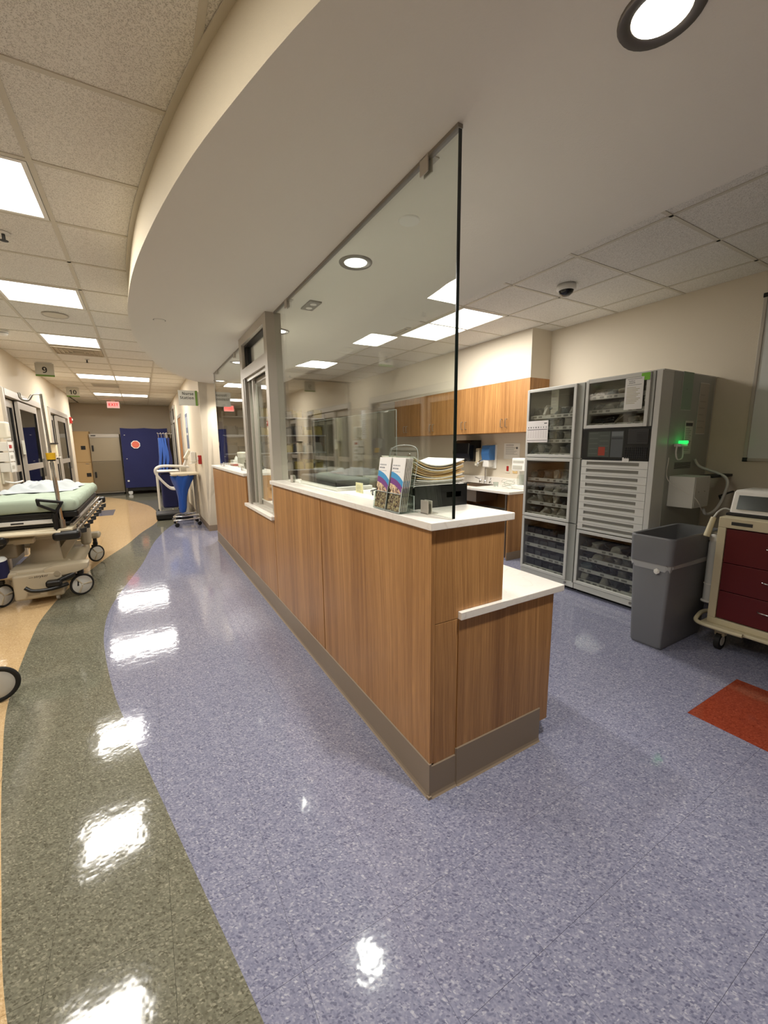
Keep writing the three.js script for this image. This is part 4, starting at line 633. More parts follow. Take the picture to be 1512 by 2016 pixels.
// ---------- bin, crash cart, board ----------
{
  const t = thing('trash_can', 'tall grey rectangular trash can with a plastic liner at the rim', 'trash can', [3.25, 0, -1.425]);
  const ring = (w, d, y, r) => { const o = []; const n = 5; for (const [sx, sz, a0] of [[1, 1, 0], [-1, 1, 1], [-1, -1, 2], [1, -1, 3]]) for (let k = 0; k <= n; k++) { const a = (a0 + k / n) * Math.PI / 2; o.push([sx * (w / 2 - r) + r * Math.cos(a), y, sz * (d / 2 - r) + r * Math.sin(a)]); } return o; };
  const loft = (rings) => { const pos = [], n = rings[0].length; for (let i = 0; i < rings.length - 1; i++) for (let j = 0; j < n; j++) { const a = rings[i][j], b = rings[i][(j + 1) % n], c = rings[i + 1][(j + 1) % n], d = rings[i + 1][j]; pos.push(...a, ...d, ...b, ...b, ...d, ...c); } const g = new THREE.BufferGeometry(); g.setAttribute('position', new THREE.Float32BufferAttribute(pos, 3)); g.computeVertexNormals(); return toCreasedNormals(clean(g), 0.5); };
  part('bucket', loft([ring(0.02, 0.02, 0.002, 0.005), ring(0.56, 0.2, 0.002, 0.02), ring(0.58, 0.21, 0.02, 0.02), ring(0.625, 0.25, 0.6, 0.025), ring(0.61, 0.24, 0.62, 0.025), ring(0.61, 0.24, 0.45, 0.025), ring(0.5, 0.16, 0.02, 0.03), ring(0.02, 0.02, 0.02, 0.005)]), M.bin, t);
  part('rim_sleeve', loft([ring(0.655, 0.268, 0.62, 0.035), ring(0.66, 0.272, 0.615, 0.035), ring(0.67, 0.282, 0.79, 0.04), ring(0.66, 0.272, 0.8, 0.04), ring(0.635, 0.25, 0.795, 0.035), ring(0.63, 0.246, 0.62, 0.035), ring(0.655, 0.268, 0.62, 0.035)]), M.bin, t);
  const wob = (rs) => rs.map((r, i) => r.map((p, j) => [p[0] * (1 + 0.006 * Math.sin(j * 2.3 + i)), p[1] + 0.012 * Math.sin(j * 1.7 + i * 2), p[2] * (1 + 0.012 * Math.cos(j * 3.1 + i))]));
  part('liner', loft(wob([ring(0.64, 0.262, 0.625, 0.035), ring(0.648, 0.268, 0.605, 0.035), ring(0.636, 0.258, 0.575, 0.03)])), M.liner, t);
  const kn = new THREE.DodecahedronGeometry(0.02, 0); kn.scale(0.5, 1.1, 1); kn.translate(-0.325, 0.565, 0.05); part('liner_knot', kn, M.white, t);
}
{
  const t = thing('crash_cart', 'red crash cart with cream frame and drawers at the right edge', 'cart', [3.62, 0, -0.78]);
  const x0 = 3.3, x1 = 3.95, z0 = -0.35, z1 = -1.2;
  wpart('frame', [ex(x0 - 0.005, x1, 0.86, 0.93, z1, z0, 0.006), ex(x0 - 0.005, x1, 0.19, 0.23, z1, z0, 0.004), ex(x0 - 0.005, x0 + 0.04, 0.23, 0.86, z1, z1 + 0.045, 0.003), ex(x0 - 0.005, x0 + 0.04, 0.23, 0.86, z0 - 0.045, z0, 0.003), ex(x1 - 0.04, x1, 0.23, 0.86, z1, z1 + 0.045), ex(x1 - 0.04, x1, 0.23, 0.86, z0 - 0.045, z0)], M.cartCream, t);
  wpart('side_panel', [ex(x0 + 0.04, x1 - 0.04, 0.23, 0.86, z1 + 0.006, z1 + 0.02), ex(x0 + 0.04, x1 - 0.04, 0.23, 0.86, z0 - 0.02, z0 - 0.006)], M.cartCream, t);
  const ys = [0.235, 0.43, 0.625, 0.855];
  for (let k = 0; k < 3; k++) { const d = wpart('drawer', ex(x0, x0 + 0.5, ys[k] + 0.002, ys[k + 1] - 0.002, z1 + 0.048, z0 - 0.048, 0.003), M.cartRed, t); const yh = (ys[k] + ys[k + 1]) / 2 + 0.02; wpart('handle', tube([[x0, yh, -0.6], [x0 - 0.025, yh, -0.61], [x0 - 0.025, yh, -0.93], [x0, yh, -0.94]], 0.005, 6, 24), M.chrome, t, d); }
  wpart('recess_pull', ex(x0 - 0.007, x0 - 0.004, 0.883, 0.905, -1.13, -1.02, 0.004), M.dark, t); wpart('warning_sticker', ex(x0 - 0.0065, x0 - 0.005, 0.865, 0.885, -0.9, -0.86), M.yellow, t);
  const bump = [[x0 - 0.06, z1 + 0.12], [x0 - 0.06, z1 + 0.0], [x0 - 0.02, z1 - 0.05], [x1, z1 - 0.06]]; wpart('bumper', [ex(x0 - 0.04, x1, 0.165, 0.19, z1 - 0.03, z0 + 0.03, 0.01), tube([[x0 + 0.2, 0.21, z1 - 0.02], [x0 + 0.12, 0.215, z1 - 0.06], [x0 - 0.0, 0.21, z1 - 0.055], [x0 - 0.055, 0.19, z1 - 0.04], [x0 - 0.06, 0.18, z1 + 0.1], [x0 - 0.055, 0.18, z1 + 0.22]], 0.014, 8, 40)], M.cartCream, t);
  for (const [cx, cz] of [[x0 + 0.05, z1 + 0.07], [x0 + 0.05, z0 - 0.07], [x1 - 0.06, z1 + 0.07], [x1 - 0.06, z0 - 0.07]]) { const c = wpart('caster', [ex(cx - 0.022, cx + 0.022, 0.1, 0.165, cz - 0.03, cz + 0.03, 0.006)], M.cartCream, t); wpart('wheel', [new THREE.CylinderGeometry(0.06, 0.06, 0.03, 20).rotateX(Math.PI / 2).translate(cx, 0.061, cz + 0.0)], M.rubber, t, c); wpart('hub', new THREE.CylinderGeometry(0.034, 0.034, 0.032, 16).rotateX(Math.PI / 2).translate(cx, 0.061, cz), M.greyCab, t, c); }
  wpart('side_rail', [rod(V(x0 + 0.06, 0.8, z1 - 0.05), V(x1 - 0.05, 0.8, z1 - 0.05), 0.008), rod(V(x0 + 0.06, 0.8, z1), V(x0 + 0.06, 0.8, z1 - 0.05), 0.006), rod(V(x1 - 0.06, 0.8, z1), V(x1 - 0.06, 0.8, z1 - 0.05), 0.006)], M.steel, t);
  const ox = thing('suction_canister', 'clear canister with white lid hanging on the side of the crash cart', 'canister', [3.42, 0.3, -1.25]); part('cylinder', lathe([[0, 0], [0.035, 0], [0.035, 0.42], [0.03, 0.44]], 14), M.greyCab, ox); part('cap', lathe([[0.037, 0.44], [0.037, 0.48], [0, 0.49]], 14), M.white, ox); part('ring', lathe([[0.036, 0.12], [0.04, 0.125], [0.036, 0.13]], 14), M.white, ox); part('foot', lathe([[0, -0.01], [0.045, -0.01], [0.045, 0], [0.036, 0.004]], 14), M.white, ox);
  const pd = thing('defibrillator_paddle', 'cream paddle hanging by its coiled cord beside the crash cart', 'paddle', [3.33, 0.93, -1.26]); wpart('grip', rod(V(3.31, 0.78, -1.265), V(3.36, 0.91, -1.255), 0.02, 0.016, 10), M.cartCream, pd); wpart('cord', tube([[3.36, 0.91, -1.255], [3.38, 0.95, -1.24], [3.42, 0.97, -1.22], [3.47, 0.95, -1.19]], 0.006, 6, 24), M.greyCab, pd);
  const d = thing('defibrillator', 'white defibrillator with a dark screen on top of the crash cart', 'defibrillator', [3.5, 0.93, -0.98]);
  const sh = extrude([[0, 0.03], [0.3, 0.03], [0.3, 0.16], [0.06, 0.16], [0.035, 0.15]], 0.4, 0.01).translate(-0.08, 0, -0.2); part('body', sh, M.white, d);
  const f = new THREE.Group(); const tilt = g => g.rotateZ(-0.27).translate(-0.0765, 0.092, 0); part('screen', tilt(box(0.006, 0.095, 0.17, 0, 0, -0.09, 0.001)), M.screenOff, d); part('control_panel', tilt(box(0.008, 0.1, 0.12, 0, 0, 0.1, 0.002)), M.greyCab, d); for (let k = 0; k < 3; k++) part('button', tilt(box(0.014, 0.012, 0.05, 0, 0.03 - k * 0.02, 0.09)), M.dark, d); part('knob', tilt(new THREE.CylinderGeometry(0.018, 0.018, 0.024, 14).rotateZ(Math.PI / 2).translate(0, -0.034, 0.06)), M.black, d);
  part('status_light', box(0.05, 0.012, 0.05, 0.0, 0.174, 0.03, 0.003), M.ledYellow, d); part('base_tray', box(0.34, 0.018, 0.44, 0.06, 0.009, 0, 0.003), M.black, d);
}
{
  const t = thing('whiteboard', 'white marker board with a metal frame cut by the right edge', 'whiteboard', [4.35, 1.9, -0.85]);
  wpart('board', ex(4.346, 4.36, 1.28, 2.55, -1.45, -0.25), mat(0xd9dcda, 0.25), t); wpart('frame', [ex(4.338, 4.36, 1.26, 1.285, -1.47, -0.23, 0.003), ex(4.338, 4.36, 2.545, 2.57, -1.47, -0.23, 0.003), ex(4.338, 4.36, 1.285, 2.545, -1.47, -1.445, 0.003), ex(4.338, 4.36, 1.285, 2.545, -0.255, -0.23, 0.003)], M.alu, t); wpart('corner_cap', [ex(4.335, 4.36, 1.257, 1.29, -1.473, -1.44, 0.003), ex(4.335, 4.36, 2.54, 2.573, -1.473, -1.44, 0.003), ex(4.335, 4.36, 1.257, 1.29, -0.26, -0.227, 0.003), ex(4.335, 4.36, 2.54, 2.573, -0.26, -0.227, 0.003)], M.black, t);
  const c = thing('dome_camera', 'dark dome camera on the ceiling tile above the supply cabinets', 'camera', [3.22, C, -2.43]); part('mount', lathe([[0, 0], [0.075, 0], [0.078, -0.035], [0.06, -0.045]].reverse(), 24), M.white, c); part('dome', lathe([[0.06, -0.04], [0.052, -0.065], [0.03, -0.083], [0, -0.088]].reverse(), 24), M.blackGloss, c);
  const s = thing('smoke_detector', 'flush round cover in the soffit behind the glass screen', 'detector', [1.15, S, -1.72]); part('cover', lathe([[0, -0.006], [0.045, -0.006], [0.05, 0]].reverse(), 24), M.white, s);
  const s2 = thing('sprinkler_cover', 'round sprinkler cover plate near the curved soffit edge', 'sprinkler', [0.215, S, -3.95]); part('plate', lathe([[0, -0.003], [0.04, -0.003], [0.042, 0]].reverse(), 24), M.soffit, s2); part('gap_ring', lathe([[0.042, -0.0005], [0.046, -0.0005]].reverse(), 24), M.gasket, s2);
  const e = thing('emergency_light', 'grey emergency light plate with two round lamps in the soffit', 'light', [1.16, S, -3.02]); part('plate', box(0.09, 0.012, 0.2, 0, -0.006, 0, 0.003), mat(0x77736a, 0.6), e); for (const k of [-1, 1]) part('lamp', lathe([[0, -0.014], [0.022, -0.014], [0.025, -0.011]].reverse(), 14).translate(0, 0, k * 0.045), M.white, e);
  const v = thing('air_vent', 'square air vent in the ceiling behind the long station light', 'vent', [2.5, C, -4.4]); part('backing', box(0.56, 0.004, 0.56, 0, -0.001, 0), M.greyCabDark, v); for (let k = 0; k < 6; k++) { const w = 0.54 - k * 0.085; part('louvre', [box(w, 0.01, 0.014, 0, -0.006, w / 2), box(w, 0.01, 0.014, 0, -0.006, -w / 2), box(0.014, 0.01, w, w / 2, -0.006, 0), box(0.014, 0.01, w, -w / 2, -0.006, 0)], M.gridBar, v); }
}

// ---------- corridor: stretcher ----------
function stretcherWheel(t, x, z, turn) {
  const c = part('caster', [box(0.05, 0.05, 0.06, x, 0.235, z, 0.012), rod(V(x, 0.25, z), V(x, 0.31, z), 0.022), rod(V(x - 0.03, 0.22, z), V(x - 0.03, 0.1, z + 0.02), 0.014, 0.012)], M.black, t);
  const ty = new THREE.TorusGeometry(0.095, 0.0105, 10, 32); ty.scale(1, 1, 1.1); const hub = lathe([[0, -0.012], [0.03, -0.014], [0.04, -0.008], [0.088, -0.006], [0.088, 0.006], [0.04, 0.008], [0.03, 0.014], [0, 0.012]], 28); hub.rotateX(Math.PI / 2);
  const sp = []; for (let k = 0; k < 3; k++) { const b = box(0.012, 0.078, 0.032, 0, 0.045, 0, 0.003); b.rotateZ(0.6 + k * 2.094); sp.push(b); }
  for (const [n, g, m] of [['tyre', ty, M.rubber], ['hub', hub, M.greyCab], ['spoke', sp, M.beige]]) { const q = merge(g); q.rotateY(turn); q.translate(x, 0.106, z); part(n, q, m, c); }
}
{
  const t = thing('stretcher', 'hospital stretcher with a green sheet, steering base and upright pole', 'stretcher', [-0.92, 0, -5.5]);
  // wheels
  stretcherWheel(t, 0.29, 0.67, 0.5); stretcherWheel(t, -0.295, 0.68, 1.0); stretcherWheel(t, 0.3, -0.69, 0.75); stretcherWheel(t, -0.295, -0.69, 0.9);
  // moulded base
  part('base_cover', [box(0.5, 0.16, 1.32, 0, 0.225, 0, 0.05), ex(-0.2, 0.16, 0.055, 0.29, 0.56, 0.77, 0.02), ex(-0.24, 0.2, 0.24, 0.33, 0.42, 0.72, 0.03)], M.beige, t);
  const fend = (x, z, s) => { const g = extrude([[-0.16, 0.25], [-0.05, 0.25], [0.06, 0.265], [0.15, 0.295], [0.155, 0.325], [0.02, 0.335], [-0.1, 0.33], [-0.16, 0.31]], 0.13, 0.012); if (s < 0) g.scale(-1, 1, 1); g.translate(x, 0, z); return g; };
  part('wheel_fender', toCreasedNormals(clean(fend(0.2, 0.62, 1)), 0.6), M.beige, t); part('wheel_fender', [box(0.2, 0.06, 0.16, -0.26, 0.29, 0.66, 0.025)], M.beige, t); part('wheel_fender', [box(0.26, 0.07, 0.17, 0.24, 0.35, -0.66, 0.03)], M.beige, t); part('wheel_fender', [box(0.22, 0.06, 0.17, -0.26, 0.31, -0.66, 0.03)], M.beige, t);
  part('maker_mark', sheetGeo(0.16, 0.035, [0.0, 0.262, 0.7715], '+z'), printMat(320, 70, (g, w, h) => { g.fillStyle = '#bdb199'; g.fillRect(0, 0, w, h); g.fillStyle = '#4a4237'; g.font = 'italic bold 58px sans-serif'; g.fillText('stryker', 70, 52); g.fillRect(0, 36, 66, 7); }), t);
  part('round_dial', new THREE.CylinderGeometry(0.025, 0.025, 0.008, 18).rotateX(Math.PI / 2).translate(0.125, 0.268, 0.772), M.beigeDark, t); part('tow_label', box(0.09, 0.03, 0.003, -0.06, 0.11, 0.771), M.beigeDark, t);
  // columns, boots and upper tray
  for (const z of [0.36, -0.42]) { const b = new THREE.CylinderGeometry(0.115, 0.15, 0.3, 4, 1); b.rotateY(Math.PI / 4); b.scale(1.15, 1, 0.85); b.translate(0, 0.44, z); part('lift_column', [b, box(0.24, 0.05, 0.2, 0, 0.575, z, 0.01)], M.beige, t); }
  const brace = extrude([[0.0, 0.3], [0.1, 0.3], [0.23, 0.5], [0.17, 0.53]], 0.05, 0.006); part('side_brace', brace.clone().translate(0.02, 0, 0.26), M.beige, t); part('side_brace', brace.clone().translate(0.02, 0, -0.3), M.beige, t); part('wheel_housing', box(0.1, 0.22, 0.14, 0.26, 0.42, -0.3, 0.04), M.beige, t);
  part('storage_tray', [box(0.5, 0.035, 1.2, 0, 0.6, -0.1, 0.012), box(0.36, 0.05, 0.1, -0.22, 0.57, 0.55, 0.012)], M.cream, t);
  part('oxygen_bottle', [new THREE.CylinderGeometry(0.055, 0.055, 0.16, 18).rotateX(0.2).translate(-0.27, 0.37, 0.72)], M.navy, t); part('bottle_cap', lathe([[0, 0.03], [0.045, 0.02], [0.057, 0]].reverse(), 18).rotateX(0.2).translate(-0.27, 0.45, 0.735), M.linen, t);
  part('side_bin', [box(0.14, 0.16, 0.3, -0.24, 0.5, 0.45, 0.02)], M.beigeDark, t); part('vent_disc', [new THREE.CylinderGeometry(0.075, 0.075, 0.03, 24).rotateX(Math.PI / 2).translate(-0.29, 0.6, 0.66)], M.dark, t); part('vent_slat', [0, 1, 2].map(k => box(0.1, 0.008, 0.008, -0.29, 0.57 + k * 0.03, 0.678)), M.greyCab, t);
  part('brake_pedal', [tube([[-0.1, 0.19, 0.84], [-0.06, 0.16, 0.85], [0.02, 0.145, 0.84], [0.12, 0.15, 0.82], [0.2, 0.16, 0.78]], 0.018, 8, 30), box(0.12, 0.06, 0.08, 0.1, 0.19, 0.8, 0.02), rod(V(0.12, 0.2, 0.8), V(0.25, 0.24, 0.74), 0.02, 0.026)], M.black, t); part('guide_wheel', new THREE.CylinderGeometry(0.04, 0.04, 0.02, 16).rotateZ(Math.PI / 2).translate(0.1, 0.045, 0.7), M.greyCab, t);
  // litter frame
  part('litter_frame', [ex(-0.3, 0.29, 0.655, 0.69, -1.15, 0.78, 0.01), rod(V(-0.32, 0.672, 0.8), V(0.2, 0.66, 0.8), 0.018)], M.cream, t);
  part('litter_rail', [ex(-0.36, 0.2, 0.735, 0.775, 0.66, 0.7, 0.008), ex(-0.36, -0.32, 0.735, 0.775, -1.1, 0.7, 0.008), ex(0.28, 0.33, 0.75, 0.785, -1.1, 0.5, 0.008)], M.white, t); part('rail_slot', ex(-0.16, -0.07, 0.748, 0.762, 0.7, 0.703, 0.001), M.dark, t);
  part('mattress_deck', [ex(-0.35, 0.34, 0.78, 0.845, -1.12, 0.7, 0.02), ex(-0.32, 0.26, 0.7, 0.735, -1.1, 0.66, 0.01)], M.black, t);
  part('corner_bumper', [box(0.21, 0.085, 0.12, 0.24, 0.625, 0.77, 0.03)], M.black, t); part('corner_bumper', [box(0.2, 0.08, 0.12, -0.28, 0.63, 0.77, 0.03)], M.black, t); part('corner_bumper', [box(0.09, 0.08, 0.09, 0.38, 0.73, -1.16, 0.02)], M.black, t);
  // folded side rail with hooks along the right side
  part('side_rail', [rod(V(0.3, 0.64, 0.7), V(0.385, 0.71, -1.1), 0.015), rod(V(0.27, 0.7, 0.66), V(0.36, 0.765, -1.1), 0.016), rod(V(0.33, 0.69, 0.1), V(0.39, 0.73, -1.1), 0.012)], M.steelRough, t);
  for (let k = 0; k < 8; k++) { const f = k / 8, x = 0.32 + 0.085 * f, y = 0.635 + 0.07 * f, z = 0.55 - 1.65 * f; part('rail_hook', [extrude([[0, 0], [0.05, 0.012], [0.045, -0.03], [0.012, -0.035]], 0.03, 0.003).translate(x, y, z)], M.dark, t); part('rail_joint', box(0.03, 0.03, 0.03, x - 0.02, y + 0.035, z, 0.006), M.chrome, t); }
  // push handle and pole
  part('push_handle', [tube([[0.17, 0.7, 0.76], [0.17, 0.8, 0.76], [0.19, 0.86, 0.77], [0.235, 0.935, 0.78], [0.07, 0.972, 0.82], [0.075, 0.925, 0.82], [0.18, 0.855, 0.78]], 0.014, 8, 4, false, true)], M.black, t); part('handle_socket', [rod(V(0.17, 0.64, 0.76), V(0.17, 0.76, 0.76), 0.022), rod(V(0.17, 0.76, 0.76), V(0.17, 0.83, 0.76), 0.026)], M.black, t);
  part('pole', [rod(V(0.215, 0.67, 0.75), V(0.2, 1.3, 0.75), 0.017), rod(V(0.2, 1.3, 0.75), V(0.19, 1.9, 0.75), 0.011)], M.chrome, t); part('pole_socket', rod(V(0.215, 0.66, 0.75), V(0.215, 0.77, 0.75), 0.024), M.steel, t); part('pole_collar', [rod(V(0.2, 1.325, 0.75), V(0.199, 1.385, 0.75), 0.034, 0.036, 14)], M.yellow, t); part('collar_ring', rod(V(0.2, 1.312, 0.75), V(0.2, 1.326, 0.75), 0.03, 0.032, 14), M.black, t);
  part('pole_hook', [tube([[0.19, 1.895, 0.75], [0.15, 1.893, 0.76], [0.12, 1.88, 0.77]], 0.005, 6, 12), tube([[0.13, 1.885, 0.77], [0.1, 1.84, 0.78], [0.06, 1.85, 0.79], [0.05, 1.9, 0.79]], 0.011, 8, 20)], M.steel, t);
  // mattress with a fitted sheet
  const mg = new RoundedBoxGeometry(0.7, 0.13, 1.86, 6, 0.05), mp = mg.attributes.position, big = new THREE.BoxGeometry(0.7, 0.13, 1.86, 36, 8, 80), bp = big.attributes.position;
  for (let i = 0; i < bp.count; i++) { // rounded, slightly wrinkled
    let x = bp.getX(i), y = bp.getY(i), z = bp.getZ(i); const r = 0.055, cx = Math.max(-0.35 + r, Math.min(0.35 - r, x)), cy = Math.max(-0.065 + r, Math.min(0.065 - r, y)), cz = Math.max(-0.93 + r, Math.min(0.93 - r, z)); const d = V(x - cx, y - cy, z - cz); if (d.length() > r) d.setLength(r);
    x = cx + d.x; y = cy + d.y; z = cz + d.z; const side = Math.abs(x) > 0.31 || z > 0.88; const w = 0.006 * Math.sin(z * 23 + x * 9) * Math.sin(z * 7.3 + 1) + (side ? 0.008 * Math.sin(z * 61 + y * 30) : 0.004 * Math.sin(x * 31 + z * 5));
    bp.setXYZ(i, x + (Math.abs(x) > 0.3 ? Math.sign(x) * w : 0), y + (y > 0 ? w : w * 0.5), z);
  }
  big.computeVertexNormals(); big.translate(0, 0.905, -0.19); part('mattress', big, M.sheet, t);
  // crumpled blanket
  const bl = new THREE.PlaneGeometry(0.62, 0.85, 50, 64); bl.rotateX(-Math.PI / 2); const q = bl.attributes.position; for (let i = 0; i < q.count; i++) { const x = q.getX(i), z = q.getZ(i), e = Math.min(1, (0.31 - Math.abs(x)) * 7, (0.425 - Math.abs(z)) * 7); const n = Math.abs(Math.sin(x * 17 + Math.sin(z * 9) * 2)) * 0.5 + Math.abs(Math.sin(z * 13 + x * 11)) * 0.35 + Math.abs(Math.sin(x * 37 - z * 23)) * 0.15; q.setY(i, 0.004 + e * (0.012 + n * 0.08)); q.setX(i, x + 0.02 * Math.sin(z * 14)); q.setZ(i, z + 0.02 * Math.sin(x * 18)); } bl.computeVertexNormals();
  const ln = part('blanket', bl, mat(0xc2c8ca, 0.95, { side: THREE.DoubleSide })); ln.position.set(-0.98, 0.974, -5.85); tag(ln, 'crumpled white blanket lying on the green stretcher sheet', 'blanket');
}
{
  // rolling base of a cart standing just outside the left edge
  const t = thing('equipment_cart', 'grey disc wheel with black tyre of a cart at the left edge', 'cart', [-1.15, 0, -3.1]);
  const w = new THREE.TorusGeometry(0.092, 0.014, 10, 36), h = lathe([[0, -0.013], [0.05, -0.013], [0.088, -0.006], [0.088, 0.006], [0.05, 0.013], [0, 0.013]], 30).rotateX(Math.PI / 2);
  const hub0 = V(-0.15, 0.27, 0.1);
  for (const [x, z, r] of [[0.315, 0.15, 0.25], [-0.2, 0.4, 1.2], [-0.22, -0.2, 0.7], [0.08, -0.32, 1.0]]) {
    const leg = part('leg', [rod(hub0, V(x * 0.82 - 0.03, 0.245, z * 0.85 + 0.015), 0.026, 0.02, 10), new THREE.SphereGeometry(0.03, 12, 8).translate(x * 0.82 - 0.03, 0.243, z * 0.85 + 0.015), rod(V(x * 0.82 - 0.03, 0.24, z * 0.85 + 0.015), V(x - 0.022, 0.107, z), 0.012)], M.blueCloth, t);
    part('tyre', w.clone().rotateY(r).translate(x, 0.107, z), M.rubber, leg); part('hub', h.clone().rotateY(r).translate(x, 0.107, z), M.greyCab, leg);
  }
  part('column', [rod(V(-0.15, 0.24, 0.1), V(-0.15, 1.05, 0.1), 0.028, 0.028, 14), rod(V(-0.15, 0.23, 0.1), V(-0.15, 0.33, 0.1), 0.06, 0.045, 14)], M.greyCab, t);
  part('basket', [ex(-0.28, -0.06, 0.7, 0.706, -0.05, 0.25), ex(-0.28, -0.06, 0.706, 0.8, -0.05, -0.045), ex(-0.28, -0.06, 0.706, 0.8, 0.245, 0.25), ex(-0.28, -0.275, 0.706, 0.8, -0.045, 0.245), ex(-0.065, -0.06, 0.706, 0.8, -0.045, 0.245)], M.white, t);
  part('monitor', box(0.1, 0.2, 0.26, -0.15, 1.14, 0.1, 0.02), M.offwhite, t); part('screen', box(0.004, 0.15, 0.2, -0.098, 1.145, 0.1, 0.001), M.screenOff, t);
}

// ---------- corridor signs, ceiling fittings ----------
function hangSign(num, z, label) {
  const t = thing('room_sign', label, 'sign', [-1.205, C, z]);
  const draw = (g, w, h) => { g.fillStyle = '#c6c2b4'; g.fillRect(0, 0, w, h); g.fillStyle = '#1e1c19'; g.font = 'bold 124px sans-serif'; g.textAlign = 'center'; g.fillText(num, w * 0.5, h * 0.84); };
  part('panel', box(0.235, 0.17, 0.012, 0, -0.095, 0, 0.001), M.signGrey, t); const m = printMat(230, 166, draw); part('face_print', [sheetGeo(0.233, 0.168, [0, -0.095, 0.0065], '+z')], m, t); part('face_print', [sheetGeo(0.233, 0.168, [0, -0.095, -0.0065], '-z')], m, t);
  part('green_bar', box(0.237, 0.026, 0.016, 0, -0.193, 0), M.green, t); part('ceiling_bracket', [box(0.2, 0.01, 0.02, 0, -0.005, 0), box(0.004, 0.02, 0.004, 0.08, -0.01, 0), box(0.004, 0.02, 0.004, -0.08, -0.01, 0)], M.greyCab, t);
}
hangSign('8', -5.3, 'hanging room sign reading 8, mirrored in the glass screen'); hangSign('9', -8.44, 'hanging room sign reading 9 with a green bar'); hangSign('10', -11.5, 'hanging room sign reading 10 near the corridor end');
{
  const t = thing('nurse_station_sign', 'projecting sign reading Nurse Station with a green end strip', 'sign', [0.72, 2.08, -7.46]);
  const draw = (g, w, h) => { g.fillStyle = '#cfccc0'; g.fillRect(0, 0, w, h); g.fillStyle = '#35332f'; g.font = 'bold 74px sans-serif'; g.textAlign = 'right'; g.fillText('Nurse', w * 0.93, h * 0.3); g.fillText('Station', w * 0.93, h * 0.58); };
  const m = printMat(300, 290, draw); part('panel', box(0.245, 0.235, 0.012, -0.025, 0.118, 0, 0.001), M.signGrey, t); part('face_print', sheetGeo(0.243, 0.233, [-0.025, 0.118, 0.0065], '+z'), m, t); part('face_print', sheetGeo(0.243, 0.233, [-0.025, 0.118, -0.0065], '-z'), m, t); part('green_strip', box(0.034, 0.235, 0.022, 0.116, 0.118, 0), M.green, t); part('wall_mount', box(0.018, 0.2, 0.03, 0.139, 0.118, 0), M.alu, t);
  const e = thing('exit_sign', 'glowing red exit sign hanging at the end of the corridor', 'sign', [-0.6, C, -14.3]);
  const et = canvasTex(300, 190, (g, w, h) => { g.fillStyle = '#f5a195'; g.fillRect(0, 0, w, h); g.fillStyle = '#dd0a0a'; g.font = 'bold 118px sans-serif'; g.textAlign = 'center'; g.fillText('EXIT', w / 2, h * 0.72); });
  part('housing', box(0.31, 0.19, 0.05, 0, -0.115, 0, 0.006), M.white, e); part('lit_face', sheetGeo(0.29, 0.17, [0, -0.115, 0.0256], '+z'), new THREE.MeshPhysicalMaterial({ color: 0x111111, roughness: 0.5, emissive: 0xffffff, emissiveMap: et, emissiveIntensity: 0.6 }), e); part('canopy_mount', box(0.1, 0.022, 0.05, 0, -0.011, 0), M.white, e);
  const l = new THREE.RectAreaLight(0xff3a28, 0.6, 0.29, 0.17); l.position.set(0, -0.115, 0.03); l.rotation.y = Math.PI; l.castShadow = true; e.add(l);
  const spr = (x, z, label) => { const s = thing('ceiling_sprinkler', label, 'sprinkler', [x, C, z]); part('plate', lathe([[0, -0.006], [0.03, -0.006], [0.036, 0]].reverse(), 20), M.white, s); part('stem', rod(V(0, -0.006, 0), V(0, -0.045, 0), 0.009), M.dark, s); part('deflector', lathe([[0, -0.047], [0.022, -0.045], [0.022, -0.043], [0, -0.043]].reverse(), 16), M.dark, s); };
  spr(-0.62, -3.57, 'dark sprinkler head between the first two ceiling lights'); spr(-0.6, -7.86, 'dark sprinkler head beyond the corridor air vent');
  const v = thing('air_vent', 'rectangular air vent right behind the third corridor light', 'vent', [-0.635, C, -7.22]); part('backing', box(0.56, 0.004, 0.5, 0, -0.001, 0), M.endWall, v); for (let k = 0; k < 5; k++) { const w = 0.54 - k * 0.1, d = 0.48 - k * 0.09; part('louvre', [box(w, 0.016, 0.014, 0, -0.009, d / 2), box(w, 0.016, 0.014, 0, -0.009, -d / 2), box(0.014, 0.016, d, w / 2, -0.009, 0), box(0.014, 0.016, d, -w / 2, -0.009, 0)], M.endWall, v); }
  const v2 = thing('air_vent', 'shallow air vent between the two long corridor lights', 'vent', [-0.55, C, -10.9]); part('backing', box(0.5, 0.004, 0.5, 0, -0.001, 0), M.gridBar, v2); part('louvre', [0, 1, 2, 3].map(k => box(0.46, 0.012, 0.012, 0, -0.008, -0.18 + k * 0.12)), M.alu, v2);
  const sp = thing('ceiling_speaker', 'round flush ceiling speaker behind the second corridor light', 'speaker', [-0.63, C, -5.42]); part('grille', lathe([[0, -0.004], [0.1, -0.004], [0.108, 0]].reverse(), 28), M.gridBar, sp); part('rim', new THREE.TorusGeometry(0.105, 0.006, 6, 32).rotateX(Math.PI / 2).translate(0, -0.003, 0), M.alu, sp);
  const sm = thing('smoke_detector', 'white smoke detector on the ceiling near the left wall', 'detector', [-1.25, C, -6.4]); part('body', lathe([[0, -0.05], [0.04, -0.05], [0.055, -0.03], [0.06, 0]].reverse(), 20), M.white, sm); part('slots', lathe([[0.0555, -0.03], [0.0575, -0.02]].reverse(), 20), M.greyCabDark, sm);
}

